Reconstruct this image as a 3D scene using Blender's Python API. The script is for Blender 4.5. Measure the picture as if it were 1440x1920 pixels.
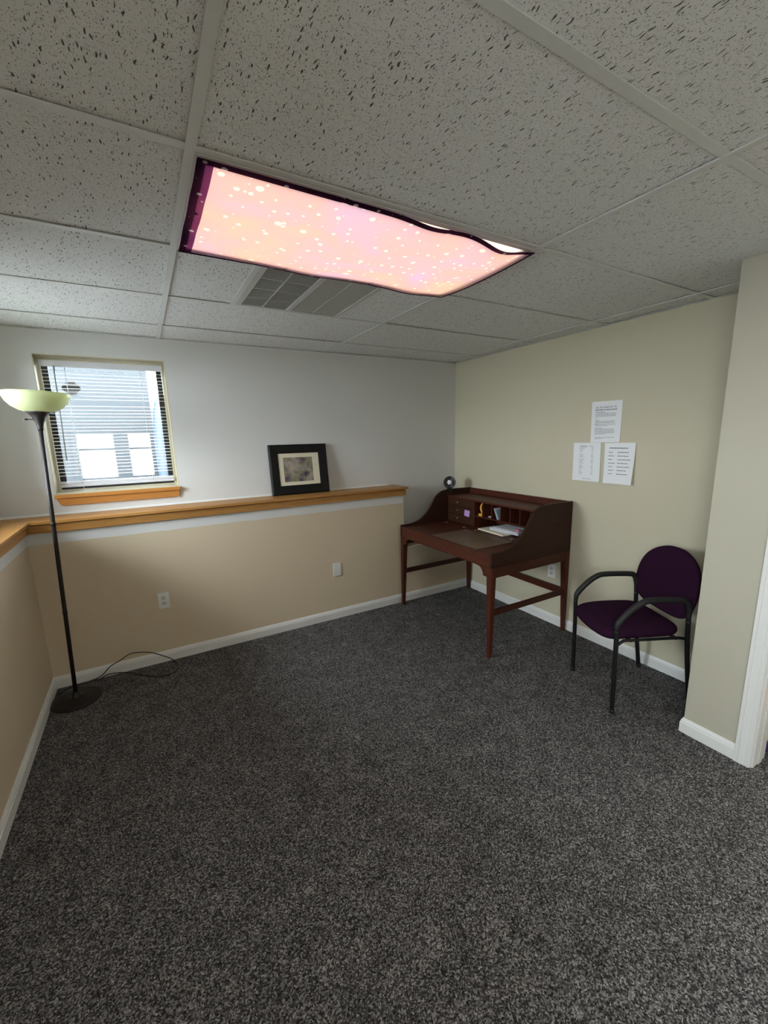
import bpy, bmesh, math, random
from mathutils import Vector, Matrix
random.seed(7)
for o in list(bpy.data.objects):
    bpy.data.objects.remove(o, do_unlink=True)
scene = bpy.context.scene
COL = scene.collection

# ------------------------------------------------------------------ camera
H = 2.2595                       # ceiling height
CAM = Vector((-0.18645, -1.24049, 1.56576))
R = Matrix(((0.86394827, -0.50306749, -0.02272636),
            (-0.11660415, -0.15594047, -0.98085985),
            (0.48989474, 0.85006216, -0.19338426)))   # world -> (right, down, forward)
F, PX, PY = 786.592, 728.759, 972.092
cd = bpy.data.cameras.new('camera')
cam = bpy.data.objects.new('camera', cd); COL.objects.link(cam)
rows = [R[0], -R[1], -R[2]]
m3 = Matrix((rows[0], rows[1], rows[2])).transposed()
cam.matrix_world = Matrix.Translation(CAM) @ m3.to_4x4()
cd.sensor_fit = 'VERTICAL'; cd.sensor_height = 36.0
cd.lens = F / 1920 * 36.0
cd.shift_x = (720 - PX) / 1920
cd.shift_y = (PY - 960) / 1920
cd.clip_start = 0.02; cd.clip_end = 200
scene.camera = cam

# ------------------------------------------------------------------ world / exposure
SKY = 34.0
w = bpy.data.worlds.new('overcast_sky'); scene.world = w; w.use_nodes = True
wn = w.node_tree.nodes; wl = w.node_tree.links
bg = wn['Background']; bg.inputs['Color'].default_value = (0.88, 0.95, 1.0, 1); bg.inputs['Strength'].default_value = SKY
vs = scene.view_settings
vs.view_transform = 'Standard'; vs.look = 'None'; vs.exposure = 0.0; vs.gamma = 1.0; vs.use_curve_mapping = False

# room dimensions
XL, XLU = -0.852, -1.062         # front of left half wall, left upper wall
XR = 2.612                       # right wall
YB, YH = 2.2116, 2.0009          # back upper wall, front of half wall
XP, YP = 2.110, -0.312           # projecting wall with the doorway
YREAR = -2.75
T = 0.6096

# window light portals (the sky is what lights the room)
def portal(loc, rot, sx, sy):
    l = bpy.data.lights.new('window_portal', 'AREA'); l.shape = 'RECTANGLE'; l.size = sx; l.size_y = sy
    l.cycles.is_portal = True
    o = bpy.data.objects.new('window_portal', l); COL.objects.link(o); o.location = loc; o.rotation_euler = rot
LEFT_WINDOWS = [(1.06, 1.94), (-2.36, -1.46)]    # y ranges of the left wall windows; the second is added to brighten the ceiling
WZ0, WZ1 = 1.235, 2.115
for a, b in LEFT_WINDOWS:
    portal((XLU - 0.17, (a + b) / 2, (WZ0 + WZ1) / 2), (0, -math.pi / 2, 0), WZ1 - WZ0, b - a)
portal((-0.3425, YB + 0.17, (WZ0 + WZ1) / 2), (-math.pi / 2, 0, 0), 0.73, 0.88)

# ------------------------------------------------------------------ materials
def new_mat(name):
    m = bpy.data.materials.new(name); m.use_nodes = True
    nt = m.node_tree
    return m, nt, nt.nodes['Principled BSDF']
def N(nt, typ, **kw):
    n = nt.nodes.new(typ)
    for k, v in kw.items():
        setattr(n, k, v)
    return n
def L(nt, a, b): nt.links.new(a, b)
def plain(name, col, rough=0.6, metal=0.0, bump=0.0, scale=200.0, var=0.0, spec=0.5):
    m, nt, p = new_mat(name)
    p.inputs['Base Color'].default_value = (*col, 1)
    p.inputs['Roughness'].default_value = rough
    p.inputs['Metallic'].default_value = metal
    p.inputs['Specular IOR Level'].default_value = spec
    if bump or var:
        g = N(nt, 'ShaderNodeNewGeometry')
        nz = N(nt, 'ShaderNodeTexNoise'); nz.inputs['Scale'].default_value = scale; nz.inputs['Detail'].default_value = 3
        L(nt, g.outputs['Position'], nz.inputs['Vector'])
        if bump:
            b = N(nt, 'ShaderNodeBump'); b.inputs['Strength'].default_value = bump; b.inputs['Distance'].default_value = 0.002
            L(nt, nz.outputs['Fac'], b.inputs['Height']); L(nt, b.outputs['Normal'], p.inputs['Normal'])
        if var:
            mx = N(nt, 'ShaderNodeMix', data_type='RGBA')
            mx.inputs['A'].default_value = (*[c * (1 - var) for c in col], 1)
            mx.inputs['B'].default_value = (*[min(1, c * (1 + var)) for c in col], 1)
            L(nt, nz.outputs['Fac'], mx.inputs['Factor']); L(nt, mx.outputs['Result'], p.inputs['Base Color'])
    return m
def wall_paint(name, low, high=None, zline=0.0):
    """matt wall paint with a faint roller stipple; two colours meet at a paint line when zline is set"""
    m, nt, p = new_mat(name)
    p.inputs['Roughness'].default_value = 0.75; p.inputs['Specular IOR Level'].default_value = 0.25
    g = N(nt, 'ShaderNodeNewGeometry')
    nz = N(nt, 'ShaderNodeTexNoise'); nz.inputs['Scale'].default_value = 160; nz.inputs['Detail'].default_value = 4
    L(nt, g.outputs['Position'], nz.inputs['Vector'])
    b = N(nt, 'ShaderNodeBump'); b.inputs['Strength'].default_value = 0.12; b.inputs['Distance'].default_value = 0.002
    L(nt, nz.outputs['Fac'], b.inputs['Height']); L(nt, b.outputs['Normal'], p.inputs['Normal'])
    big = N(nt, 'ShaderNodeTexNoise'); big.inputs['Scale'].default_value = 2.2; big.inputs['Detail'].default_value = 3
    L(nt, g.outputs['Position'], big.inputs['Vector'])
    mr = N(nt, 'ShaderNodeMapRange'); mr.inputs['To Min'].default_value = 0.97; mr.inputs['To Max'].default_value = 1.03
    L(nt, big.outputs['Fac'], mr.inputs['Value'])
    mul = N(nt, 'ShaderNodeVectorMath', operation='SCALE')
    L(nt, mr.outputs['Result'], mul.inputs['Scale'])
    if high:
        sp = N(nt, 'ShaderNodeSeparateXYZ'); L(nt, g.outputs['Position'], sp.inputs[0])
        wob = N(nt, 'ShaderNodeTexNoise'); wob.inputs['Scale'].default_value = 6
        L(nt, g.outputs['Position'], wob.inputs['Vector'])
        ad = N(nt, 'ShaderNodeMath', operation='MULTIPLY_ADD'); ad.inputs[1].default_value = 0.012
        L(nt, wob.outputs['Fac'], ad.inputs[0]); L(nt, sp.outputs['Z'], ad.inputs[2])
        gt = N(nt, 'ShaderNodeMath', operation='GREATER_THAN'); gt.inputs[1].default_value = zline + 0.006
        L(nt, ad.outputs[0], gt.inputs[0])
        mx = N(nt, 'ShaderNodeMix', data_type='RGBA')
        mx.inputs['A'].default_value = (*low, 1); mx.inputs['B'].default_value = (*high, 1)
        L(nt, gt.outputs[0], mx.inputs['Factor']); L(nt, mx.outputs['Result'], mul.inputs[0])
    else:
        mul.inputs[0].default_value = low
    L(nt, mul.outputs[0], p.inputs['Base Color'])
    return m
def wood(name, dark, light, axis='X', rough=0.4, freq=18.0, coat=0.0, spec=0.3):
    m, nt, p = new_mat(name)
    tc = N(nt, 'ShaderNodeNewGeometry')
    mp = N(nt, 'ShaderNodeMapping')
    s = {'X': (0.06, 1, 1), 'Y': (1, 0.06, 1), 'Z': (1, 1, 0.06)}[axis]
    mp.inputs['Scale'].default_value = [k * freq for k in s]
    L(nt, tc.outputs['Position'], mp.inputs['Vector'])
    nz = N(nt, 'ShaderNodeTexNoise'); nz.inputs['Scale'].default_value = 1.0; nz.inputs['Detail'].default_value = 6; nz.inputs['Roughness'].default_value = 0.65; nz.inputs['Distortion'].default_value = 0.6
    L(nt, mp.outputs['Vector'], nz.inputs['Vector'])
    mp2 = N(nt, 'ShaderNodeMapping'); mp2.inputs['Scale'].default_value = [k * freq * 12 for k in s]
    L(nt, tc.outputs['Position'], mp2.inputs['Vector'])
    fi = N(nt, 'ShaderNodeTexNoise'); fi.inputs['Scale'].default_value = 1.0; fi.inputs['Detail'].default_value = 3
    L(nt, mp2.outputs['Vector'], fi.inputs['Vector'])
    ad = N(nt, 'ShaderNodeMath', operation='MULTIPLY_ADD'); ad.inputs[1].default_value = 0.45
    L(nt, fi.outputs['Fac'], ad.inputs[0])
    sc = N(nt, 'ShaderNodeMath', operation='MULTIPLY'); sc.inputs[1].default_value = 0.6
    L(nt, nz.outputs['Fac'], sc.inputs[0]); L(nt, sc.outputs[0], ad.inputs[2])
    cr = N(nt, 'ShaderNodeValToRGB')
    cr.color_ramp.elements[0].position = 0.32; cr.color_ramp.elements[0].color = (*dark, 1)
    cr.color_ramp.elements[1].position = 0.72; cr.color_ramp.elements[1].color = (*light, 1)
    L(nt, ad.outputs[0], cr.inputs['Fac']); L(nt, cr.outputs['Color'], p.inputs['Base Color'])
    p.inputs['Roughness'].default_value = rough
    p.inputs['Specular IOR Level'].default_value = spec
    p.inputs['Coat Weight'].default_value = coat; p.inputs['Coat Roughness'].default_value = 0.25
    b = N(nt, 'ShaderNodeBump'); b.inputs['Strength'].default_value = 0.08; b.inputs['Distance'].default_value = 0.001
    L(nt, ad.outputs[0], b.inputs['Height']); L(nt, b.outputs['Normal'], p.inputs['Normal'])
    return m

WHITE = (0.68, 0.675, 0.665)
BEIGE = (0.63, 0.525, 0.385)
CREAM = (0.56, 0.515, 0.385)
M = {}
M['white_wall'] = wall_paint('white_wall_paint', WHITE)
M['half_wall'] = wall_paint('beige_and_white_wall_paint', BEIGE, WHITE, 0.957)
M['low_wall'] = wall_paint('beige_low_wall_paint', BEIGE)
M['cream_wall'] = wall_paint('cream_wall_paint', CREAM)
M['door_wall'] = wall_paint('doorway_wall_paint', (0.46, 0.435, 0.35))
M['trim_white'] = plain('white_trim_paint', (0.74, 0.74, 0.72), 0.4, bump=0.03)
M['window_trim'] = plain('cream_window_trim', (0.62, 0.57, 0.42), 0.5, bump=0.03)
M['oak_x'] = wood('oak_along_x', (0.29, 0.125, 0.028), (0.53, 0.27, 0.08), 'X', 0.42, 16, 0.05)
M['oak_y'] = wood('oak_along_y', (0.29, 0.125, 0.028), (0.53, 0.27, 0.08), 'Y', 0.42, 16, 0.05)
M['sill_oak'] = wood('sill_oak', (0.40, 0.16, 0.035), (0.54, 0.24, 0.06), 'X', 0.45, 14, 0.0)
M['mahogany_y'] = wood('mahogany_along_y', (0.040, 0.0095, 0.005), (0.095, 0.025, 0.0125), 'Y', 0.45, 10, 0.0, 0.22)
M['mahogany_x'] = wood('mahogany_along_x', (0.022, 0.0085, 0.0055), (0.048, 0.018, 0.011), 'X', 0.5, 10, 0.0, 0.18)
M['mahogany_z'] = wood('mahogany_along_z', (0.040, 0.0095, 0.005), (0.095, 0.025, 0.0125), 'Z', 0.45, 10, 0.0, 0.22)
M['mahogany_red_x'] = wood('mahogany_red_along_x', (0.030, 0.008, 0.0045), (0.070, 0.019, 0.010), 'X', 0.45, 10, 0.0, 0.22)
M['mahogany_dark'] = wood('mahogany_drawer', (0.030, 0.012, 0.006), (0.058, 0.024, 0.011), 'Y', 0.5, 12, 0.0, 0.2)
M['leather'] = plain('brown_leather', (0.13, 0.085, 0.05), 0.36, bump=0.15, scale=500, var=0.2)
M['black_metal'] = plain('black_powder_coat', (0.008, 0.008, 0.009), 0.45, bump=0.04, scale=900, spec=0.3)
M['bronze_metal'] = plain('dark_bronze_metal', (0.014, 0.0105, 0.010), 0.5, bump=0.05, scale=700, spec=0.35)
M['black_plastic'] = plain('black_plastic', (0.015, 0.015, 0.0155), 0.55, bump=0.08, scale=900, spec=0.35)
M['plum_fabric'] = plain('plum_fabric', (0.026, 0.0078, 0.023), 0.95, bump=0.5, scale=1400, var=0.35, spec=0.05)
M['black_lacquer'] = plain('black_lacquer', (0.007, 0.007, 0.0075), 0.5, bump=0.03, spec=0.2)
M['mat_board'] = plain('cream_mat_board', (0.70, 0.64, 0.50), 0.8, bump=0.05)
M['white_plastic'] = plain('white_plastic', (0.76, 0.76, 0.74), 0.35)
M['slot_dark'] = plain('slot_dark', (0.02, 0.018, 0.016), 0.7)
M['receptacle'] = plain('receptacle_grey_white', (0.60, 0.59, 0.56), 0.4)
M['paper'] = plain('paper_white', (0.80, 0.80, 0.82), 0.85, bump=0.02, spec=0.2)
M['ink'] = plain('black_ink', (0.06, 0.06, 0.065), 0.9, spec=0.1)
M['grey_ink'] = plain('faint_grey_ink', (0.34, 0.34, 0.355), 0.9, spec=0.1)
M['tee'] = plain('ceiling_tee_enamel', (0.70, 0.71, 0.70), 0.45)
M['grille'] = plain('grille_enamel', (0.55, 0.555, 0.545), 0.5)
M['plenum'] = plain('plenum_dark', (0.05, 0.05, 0.05), 0.9)
M['dark_sash'] = plain('dark_bronze_sash', (0.018, 0.016, 0.015), 0.45)
M['slat'] = plain('blind_slat_white', (0.80, 0.80, 0.80), 0.4)
M['rail'] = plain('blind_rail_white', (0.70, 0.70, 0.74), 0.4)
M['cord'] = plain('blind_cord', (0.75, 0.75, 0.75), 0.8)
M['wand'] = plain('clear_grey_wand', (0.32, 0.34, 0.36), 0.2)
M['cable'] = plain('lamp_cable', (0.022, 0.016, 0.012), 0.5)
M['brass'] = plain('old_brass', (0.42, 0.32, 0.18), 0.35, metal=0.8)
M['knob'] = plain('pewter_knob', (0.45, 0.38, 0.30), 0.35, metal=0.7)
M['note'] = plain('lilac_note_paper', (0.52, 0.30, 0.66), 0.8)
M['yellow'] = plain('yellow_orange', (0.75, 0.38, 0.06), 0.5)
M['blue_paper'] = plain('pale_blue_paper', (0.30, 0.48, 0.66), 0.6)
M['cream_paper'] = plain('cream_paper', (0.86, 0.80, 0.62), 0.8)
M['grey_paper'] = plain('grey_paper', (0.50, 0.51, 0.55), 0.7)
M['pink'] = plain('pink_rubber', (0.65, 0.16, 0.27), 0.6)
M['shade_grey'] = plain('dark_grey_shade', (0.17, 0.17, 0.165), 0.5)
M['bulb'] = plain('frosted_bulb', (0.82, 0.82, 0.84), 0.3)
M['deck_grey'] = plain('blue_grey_deck_paint', (0.019, 0.024, 0.029), 0.7, bump=0.1, scale=40, var=0.12)
M['concrete'] = plain('pale_gravel', (0.24, 0.24, 0.24), 0.9, bump=0.3, scale=60, var=0.2)
M['blue_plastic'] = plain('blue_plastic', (0.014, 0.034, 0.068), 0.5)
M['decal_dark'] = plain('decal_dark', (0.06, 0.055, 0.05), 0.6)
M['decal_grey'] = plain('decal_grey', (0.25, 0.24, 0.23), 0.6)
M['orange_card'] = plain('orange_card', (0.55, 0.17, 0.07), 0.7)
M['purple_bin'] = plain('purple_bin', (0.06, 0.025, 0.14), 0.5)
M['cream_lid'] = plain('cream_lid', (0.75, 0.66, 0.36), 0.5)
M['backdrop'] = plain('backdrop_grey', (0.080, 0.082, 0.084), 0.8, bump=0.05, scale=40)  # dark grey, set so the added panel behind the deck just reads white

def carpet():
    m, nt, p = new_mat('charcoal_loop_carpet')
    p.inputs['Roughness'].default_value = 0.95; p.inputs['Specular IOR Level'].default_value = 0.1
    g = N(nt, 'ShaderNodeNewGeometry')
    wv = N(nt, 'ShaderNodeTexNoise'); wv.inputs['Scale'].default_value = 90; wv.inputs['Detail'].default_value = 2
    L(nt, g.outputs['Position'], wv.inputs['Vector'])
    off = N(nt, 'ShaderNodeVectorMath', operation='MULTIPLY_ADD'); off.inputs[1].default_value = (0.010, 0.010, 0.010)
    L(nt, wv.outputs['Color'], off.inputs[0]); L(nt, g.outputs['Position'], off.inputs[2])
    v = N(nt, 'ShaderNodeTexVoronoi'); v.inputs['Scale'].default_value = 235
    L(nt, off.outputs[0], v.inputs['Vector'])
    n1 = N(nt, 'ShaderNodeTexNoise'); n1.inputs['Scale'].default_value = 210; n1.inputs['Detail'].default_value = 4; n1.inputs['Roughness'].default_value = 0.7
    L(nt, off.outputs[0], n1.inputs['Vector'])
    n2 = N(nt, 'ShaderNodeTexNoise'); n2.inputs['Scale'].default_value = 9; n2.inputs['Detail'].default_value = 3
    L(nt, g.outputs['Position'], n2.inputs['Vector'])
    sp = N(nt, 'ShaderNodeSeparateColor'); L(nt, v.outputs['Color'], sp.inputs[0])
    a = N(nt, 'ShaderNodeMath', operation='MULTIPLY_ADD'); a.inputs[1].default_value = 0.42
    L(nt, sp.outputs[0], a.inputs[0])
    b = N(nt, 'ShaderNodeMath', operation='MULTIPLY'); b.inputs[1].default_value = 0.62
    L(nt, n1.outputs['Fac'], b.inputs[0]); L(nt, b.outputs[0], a.inputs[2])
    c = N(nt, 'ShaderNodeMath', operation='MULTIPLY_ADD'); c.inputs[1].default_value = 0.16
    L(nt, n2.outputs['Fac'], c.inputs[0]); L(nt, a.outputs[0], c.inputs[2])
    cr = N(nt, 'ShaderNodeValToRGB')
    e = cr.color_ramp.elements
    e[0].position = 0.36; e[0].color = (0.010, 0.010, 0.010, 1)
    e[1].position = 0.95; e[1].color = (0.54, 0.52, 0.505, 1)
    k = e.new(0.58); k.color = (0.060, 0.057, 0.057, 1)
    k = e.new(0.74); k.color = (0.195, 0.187, 0.184, 1)
    L(nt, c.outputs[0], cr.inputs['Fac']); L(nt, cr.outputs['Color'], p.inputs['Base Color'])
    bp = N(nt, 'ShaderNodeBump'); bp.inputs['Strength'].default_value = 0.7; bp.inputs['Distance'].default_value = 0.006
    L(nt, a.outputs[0], bp.inputs['Height']); L(nt, bp.outputs['Normal'], p.inputs['Normal'])
    return m
M['carpet'] = carpet()

def tile_mat():
    """mineral fibre ceiling tile: fissures running along Y and pin holes"""
    m, nt, p = new_mat('fissured_ceiling_tile')
    p.inputs['Roughness'].default_value = 0.9; p.inputs['Specular IOR Level'].default_value = 0.15
    g = N(nt, 'ShaderNodeNewGeometry')
    wv = N(nt, 'ShaderNodeTexNoise'); wv.inputs['Scale'].default_value = 40; wv.inputs['Detail'].default_value = 2
    L(nt, g.outputs['Position'], wv.inputs['Vector'])
    off = N(nt, 'ShaderNodeVectorMath', operation='MULTIPLY_ADD'); off.inputs[1].default_value = (0.016, 0.016, 0.0)
    L(nt, wv.outputs['Color'], off.inputs[0]); L(nt, g.outputs['Position'], off.inputs[2])
    def spots(sx, sy, thr, keep, soft):
        mp = N(nt, 'ShaderNodeMapping'); mp.inputs['Scale'].default_value = (sx, sy, 0)
        L(nt, off.outputs[0], mp.inputs['Vector'])
        v = N(nt, 'ShaderNodeTexVoronoi', voronoi_dimensions='2D'); v.inputs['Scale'].default_value = 1
        L(nt, mp.outputs['Vector'], v.inputs['Vector'])
        sp = N(nt, 'ShaderNodeSeparateColor'); L(nt, v.outputs['Color'], sp.inputs[0])
        # radius varies with the cell
        rr = N(nt, 'ShaderNodeMapRange'); rr.inputs['From Min'].default_value = keep; rr.inputs['From Max'].default_value = 1
        rr.inputs['To Min'].default_value = 0; rr.inputs['To Max'].default_value = thr
        L(nt, sp.outputs[0], rr.inputs['Value'])
        sb = N(nt, 'ShaderNodeMath', operation='SUBTRACT'); L(nt, rr.outputs['Result'], sb.inputs[0]); L(nt, v.outputs['Distance'], sb.inputs[1])
        mr = N(nt, 'ShaderNodeMapRange'); mr.inputs['From Min'].default_value = 0; mr.inputs['From Max'].default_value = soft
        L(nt, sb.outputs[0], mr.inputs['Value'])
        return mr.outputs['Result']
    s1 = spots(135, 30, 0.27, 0.50, 0.08)
    s2 = spots(210, 120, 0.26, 0.35, 0.12)
    s3 = spots(300, 190, 0.34, 0.2, 0.15)
    m1 = N(nt, 'ShaderNodeMath', operation='MAXIMUM'); L(nt, s1, m1.inputs[0]); L(nt, s2, m1.inputs[1])
    h3 = N(nt, 'ShaderNodeMath', operation='MULTIPLY'); h3.inputs[1].default_value = 0.45; L(nt, s3, h3.inputs[0])
    m2 = N(nt, 'ShaderNodeMath', operation='MAXIMUM'); L(nt, m1.outputs[0], m2.inputs[0]); L(nt, h3.outputs[0], m2.inputs[1])
    fn = N(nt, 'ShaderNodeTexNoise'); fn.inputs['Scale'].default_value = 260; fn.inputs['Detail'].default_value = 3
    L(nt, g.outputs['Position'], fn.inputs['Vector'])
    base = N(nt, 'ShaderNodeMix', data_type='RGBA'); base.inputs['A'].default_value = (0.75, 0.76, 0.76, 1); base.inputs['B'].default_value = (0.90, 0.91, 0.91, 1)
    L(nt, fn.outputs['Fac'], base.inputs['Factor'])
    mx = N(nt, 'ShaderNodeMix', data_type='RGBA'); mx.inputs['B'].default_value = (0.11, 0.107, 0.10, 1)
    L(nt, base.outputs['Result'], mx.inputs['A']); L(nt, m2.outputs[0], mx.inputs['Factor'])
    L(nt, mx.outputs['Result'], p.inputs['Base Color'])
    hs = N(nt, 'ShaderNodeMath', operation='MULTIPLY_ADD'); hs.inputs[1].default_value = -1.0
    fs = N(nt, 'ShaderNodeMath', operation='MULTIPLY'); fs.inputs[1].default_value = 0.5; L(nt, fn.outputs['Fac'], fs.inputs[0])
    L(nt, m2.outputs[0], hs.inputs[0]); L(nt, fs.outputs[0], hs.inputs[2])
    bp = N(nt, 'ShaderNodeBump'); bp.inputs['Strength'].default_value = 0.6; bp.inputs['Distance'].default_value = 0.003
    L(nt, hs.outputs[0], bp.inputs['Height']); L(nt, bp.outputs['Normal'], p.inputs['Normal'])
    return m
M['tile'] = tile_mat()

def glass_mat():
    m = bpy.data.materials.new('window_glass'); m.use_nodes = True; nt = m.node_tree
    for n in list(nt.nodes): nt.nodes.remove(n)
    out = N(nt, 'ShaderNodeOutputMaterial'); tr = N(nt, 'ShaderNodeBsdfTransparent'); gl = N(nt, 'ShaderNodeBsdfGlossy')
    tr.inputs[0].default_value = (0.93, 0.95, 0.95, 1)
    gl.inputs['Roughness'].default_value = 0.03
    lw = N(nt, 'ShaderNodeFresnel'); lw.inputs[0].default_value = 1.35
    mx = N(nt, 'ShaderNodeMixShader'); L(nt, lw.outputs[0], mx.inputs[0]); L(nt, tr.outputs[0], mx.inputs[1]); L(nt, gl.outputs[0], mx.inputs[2])
    L(nt, mx.outputs[0], out.inputs[0])
    return m
M['glass'] = glass_mat()

def bowl_mat():
    m, nt, p = new_mat('pale_green_frosted_glass')
    nt.nodes.remove(p)
    out = nt.nodes['Material Output']
    d = N(nt, 'ShaderNodeBsdfDiffuse'); d.inputs[0].default_value = (0.72, 0.75, 0.50, 1)
    t = N(nt, 'ShaderNodeBsdfTranslucent'); t.inputs[0].default_value = (0.80, 0.83, 0.54, 1)
    g = N(nt, 'ShaderNodeBsdfGlossy'); g.inputs['Roughness'].default_value = 0.3
    mx = N(nt, 'ShaderNodeMixShader'); mx.inputs[0].default_value = 0.5
    L(nt, d.outputs[0], mx.inputs[1]); L(nt, t.outputs[0], mx.inputs[2])
    m2 = N(nt, 'ShaderNodeMixShader'); m2.inputs[0].default_value = 0.05
    L(nt, mx.outputs[0], m2.inputs[1]); L(nt, g.outputs[0], m2.inputs[2]); L(nt, m2.outputs[0], out.inputs[0])
    return m
M['bowl'] = bowl_mat()

def lens_mat(col=(1.0, 0.91, 0.68, 1), strength=1.5):
    m = bpy.data.materials.new('lit_fluorescent_lens'); m.use_nodes = True; nt = m.node_tree
    for n in list(nt.nodes): nt.nodes.remove(n)
    out = N(nt, 'ShaderNodeOutputMaterial'); e = N(nt, 'ShaderNodeEmission')
    e.inputs[0].default_value = col; e.inputs[1].default_value = strength
    L(nt, e.outputs[0], out.inputs[0])
    return m
M['lens'] = lens_mat(); M['fill_lens'] = lens_mat((1.0, 0.98, 0.94, 1), 9.0); M['hall_fill_lens'] = lens_mat((1.0, 0.98, 0.94, 1), 3.5)  # the second and third lens serve the added fill panels

def cover_mat(border=False, light=False):
    """thin printed cloth lit from behind: pink and orange clouds, white dots"""
    m = bpy.data.materials.new('cover_hem' if border else 'printed_cover_cloth'); m.use_nodes = True; nt = m.node_tree
    for n in list(nt.nodes): nt.nodes.remove(n)
    out = N(nt, 'ShaderNodeOutputMaterial')
    g = N(nt, 'ShaderNodeNewGeometry')
    n1 = N(nt, 'ShaderNodeTexNoise'); n1.inputs['Scale'].default_value = 3.4; n1.inputs['Detail'].default_value = 4; n1.inputs['Distortion'].default_value = 0.6
    L(nt, g.outputs['Position'], n1.inputs['Vector'])
    cr = N(nt, 'ShaderNodeValToRGB'); e = cr.color_ramp.elements
    if border:
        e[0].color = (0.035, 0.015, 0.035, 1); e[1].color = (0.12, 0.035, 0.10, 1)
        e[0].position = 0.4; e[1].position = 0.65
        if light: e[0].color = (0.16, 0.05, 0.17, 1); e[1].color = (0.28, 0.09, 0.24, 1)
    else:
        e[0].position = 0.30; e[0].color = (0.80, 0.56, 0.93, 1)
        e[1].position = 0.74; e[1].color = (0.92, 0.66, 0.58, 1)
        k = e.new(0.40); k.color = (0.89, 0.57, 0.76, 1)
        k = e.new(0.52); k.color = (0.91, 0.575, 0.66, 1)
        k = e.new(0.64); k.color = (0.92, 0.62, 0.60, 1)
    L(nt, n1.outputs['Fac'], cr.inputs['Fac'])
    def dots(scale, rmax, keep):
        v = N(nt, 'ShaderNodeTexVoronoi', voronoi_dimensions='2D'); v.inputs['Scale'].default_value = scale
        L(nt, g.outputs['Position'], v.inputs['Vector'])
        sp = N(nt, 'ShaderNodeSeparateColor'); L(nt, v.outputs['Color'], sp.inputs[0])
        rr = N(nt, 'ShaderNodeMapRange'); rr.inputs['From Min'].default_value = keep; rr.inputs['From Max'].default_value = 1; rr.inputs['To Min'].default_value = 0; rr.inputs['To Max'].default_value = rmax
        L(nt, sp.outputs[0], rr.inputs['Value'])
        gt = N(nt, 'ShaderNodeMath', operation='LESS_THAN'); L(nt, v.outputs['Distance'], gt.inputs[0]); L(nt, rr.outputs['Result'], gt.inputs[1])
        return gt.outputs[0]
    d1 = dots(11, 0.13, 0.35); d2 = dots(24, 0.20, 0.45)
    mm = N(nt, 'ShaderNodeMath', operation='MAXIMUM'); L(nt, d1, mm.inputs[0]); L(nt, d2, mm.inputs[1])
    mx = N(nt, 'ShaderNodeMix', data_type='RGBA'); mx.inputs['B'].default_value = (0.97, 0.97, 1.0, 1) if not border else (0.5, 0.4, 0.5, 1)
    L(nt, cr.outputs['Color'], mx.inputs['A']); L(nt, mm.outputs[0], mx.inputs['Factor'])
    t = N(nt, 'ShaderNodeBsdfTranslucent'); d = N(nt, 'ShaderNodeBsdfDiffuse')
    L(nt, mx.outputs['Result'], t.inputs[0]); L(nt, mx.outputs['Result'], d.inputs[0])
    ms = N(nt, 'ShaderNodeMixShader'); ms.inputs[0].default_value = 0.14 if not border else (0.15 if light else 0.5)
    L(nt, t.outputs[0], ms.inputs[1]); L(nt, d.outputs[0], ms.inputs[2]); L(nt, ms.outputs[0], out.inputs[0])
    return m
M['cover'] = cover_mat(); M['hem'] = cover_mat(True); M['hem_light'] = cover_mat(True, True)

def art_mat():
    m, nt, p = new_mat('abstract_purple_green_print')
    g = N(nt, 'ShaderNodeNewGeometry')
    n1 = N(nt, 'ShaderNodeTexNoise'); n1.inputs['Scale'].default_value = 8.5; n1.inputs['Detail'].default_value = 6; n1.inputs['Roughness'].default_value = 0.65
    L(nt, g.outputs['Position'], n1.inputs['Vector'])
    cr = N(nt, 'ShaderNodeValToRGB'); e = cr.color_ramp.elements
    e[0].position = 0.36; e[0].color = (0.030, 0.018, 0.035, 1); e[1].position = 0.68; e[1].color = (0.50, 0.33, 0.20, 1)
    k = e.new(0.43); k.color = (0.12, 0.075, 0.12, 1)
    k = e.new(0.49); k.color = (0.20, 0.20, 0.10, 1)
    k = e.new(0.55); k.color = (0.30, 0.24, 0.25, 1)
    k = e.new(0.63); k.color = (0.40, 0.33, 0.22, 1)
    L(nt, n1.outputs['Fac'], cr.inputs['Fac'])
    L(nt, cr.outputs['Color'], p.inputs['Base Color']); p.inputs['Roughness'].default_value = 0.35
    return m
M['art'] = art_mat()

# ------------------------------------------------------------------ mesh helpers
def link(name, me, mat=None, parent=None, smooth=False):
    if mat is not None and not me.materials:
        me.materials.append(M[mat] if isinstance(mat, str) else mat)
    if smooth:
        for p in me.polygons: p.use_smooth = True
    o = bpy.data.objects.new(name, me); COL.objects.link(o)
    if parent: o.parent = parent
    return o
def bm_box(bm, x0, x1, y0, y1, z0, z1, bevel=0.0):
    r = bmesh.ops.create_cube(bm, size=1.0)
    vs_ = r['verts']
    for v in vs_:
        v.co = Vector(((x0 + x1) / 2 + v.co.x * (x1 - x0), (y0 + y1) / 2 + v.co.y * (y1 - y0), (z0 + z1) / 2 + v.co.z * (z1 - z0)))
    if bevel > 0:
        ed = list({e for v in vs_ for e in v.link_edges})
        bmesh.ops.bevel(bm, geom=ed, offset=bevel, segments=2, affect='EDGES', profile=0.5)
def bm_mesh(bm, name):
    bmesh.ops.recalc_face_normals(bm, faces=bm.faces)
    me = bpy.data.meshes.new(name); bm.to_mesh(me); bm.free(); return me
def box(name, x0, x1, y0, y1, z0, z1, mat, parent=None, bevel=0.0):
    bm = bmesh.new(); bm_box(bm, x0, x1, y0, y1, z0, z1, bevel)
    return link(name, bm_mesh(bm, name), mat, parent)
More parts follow.
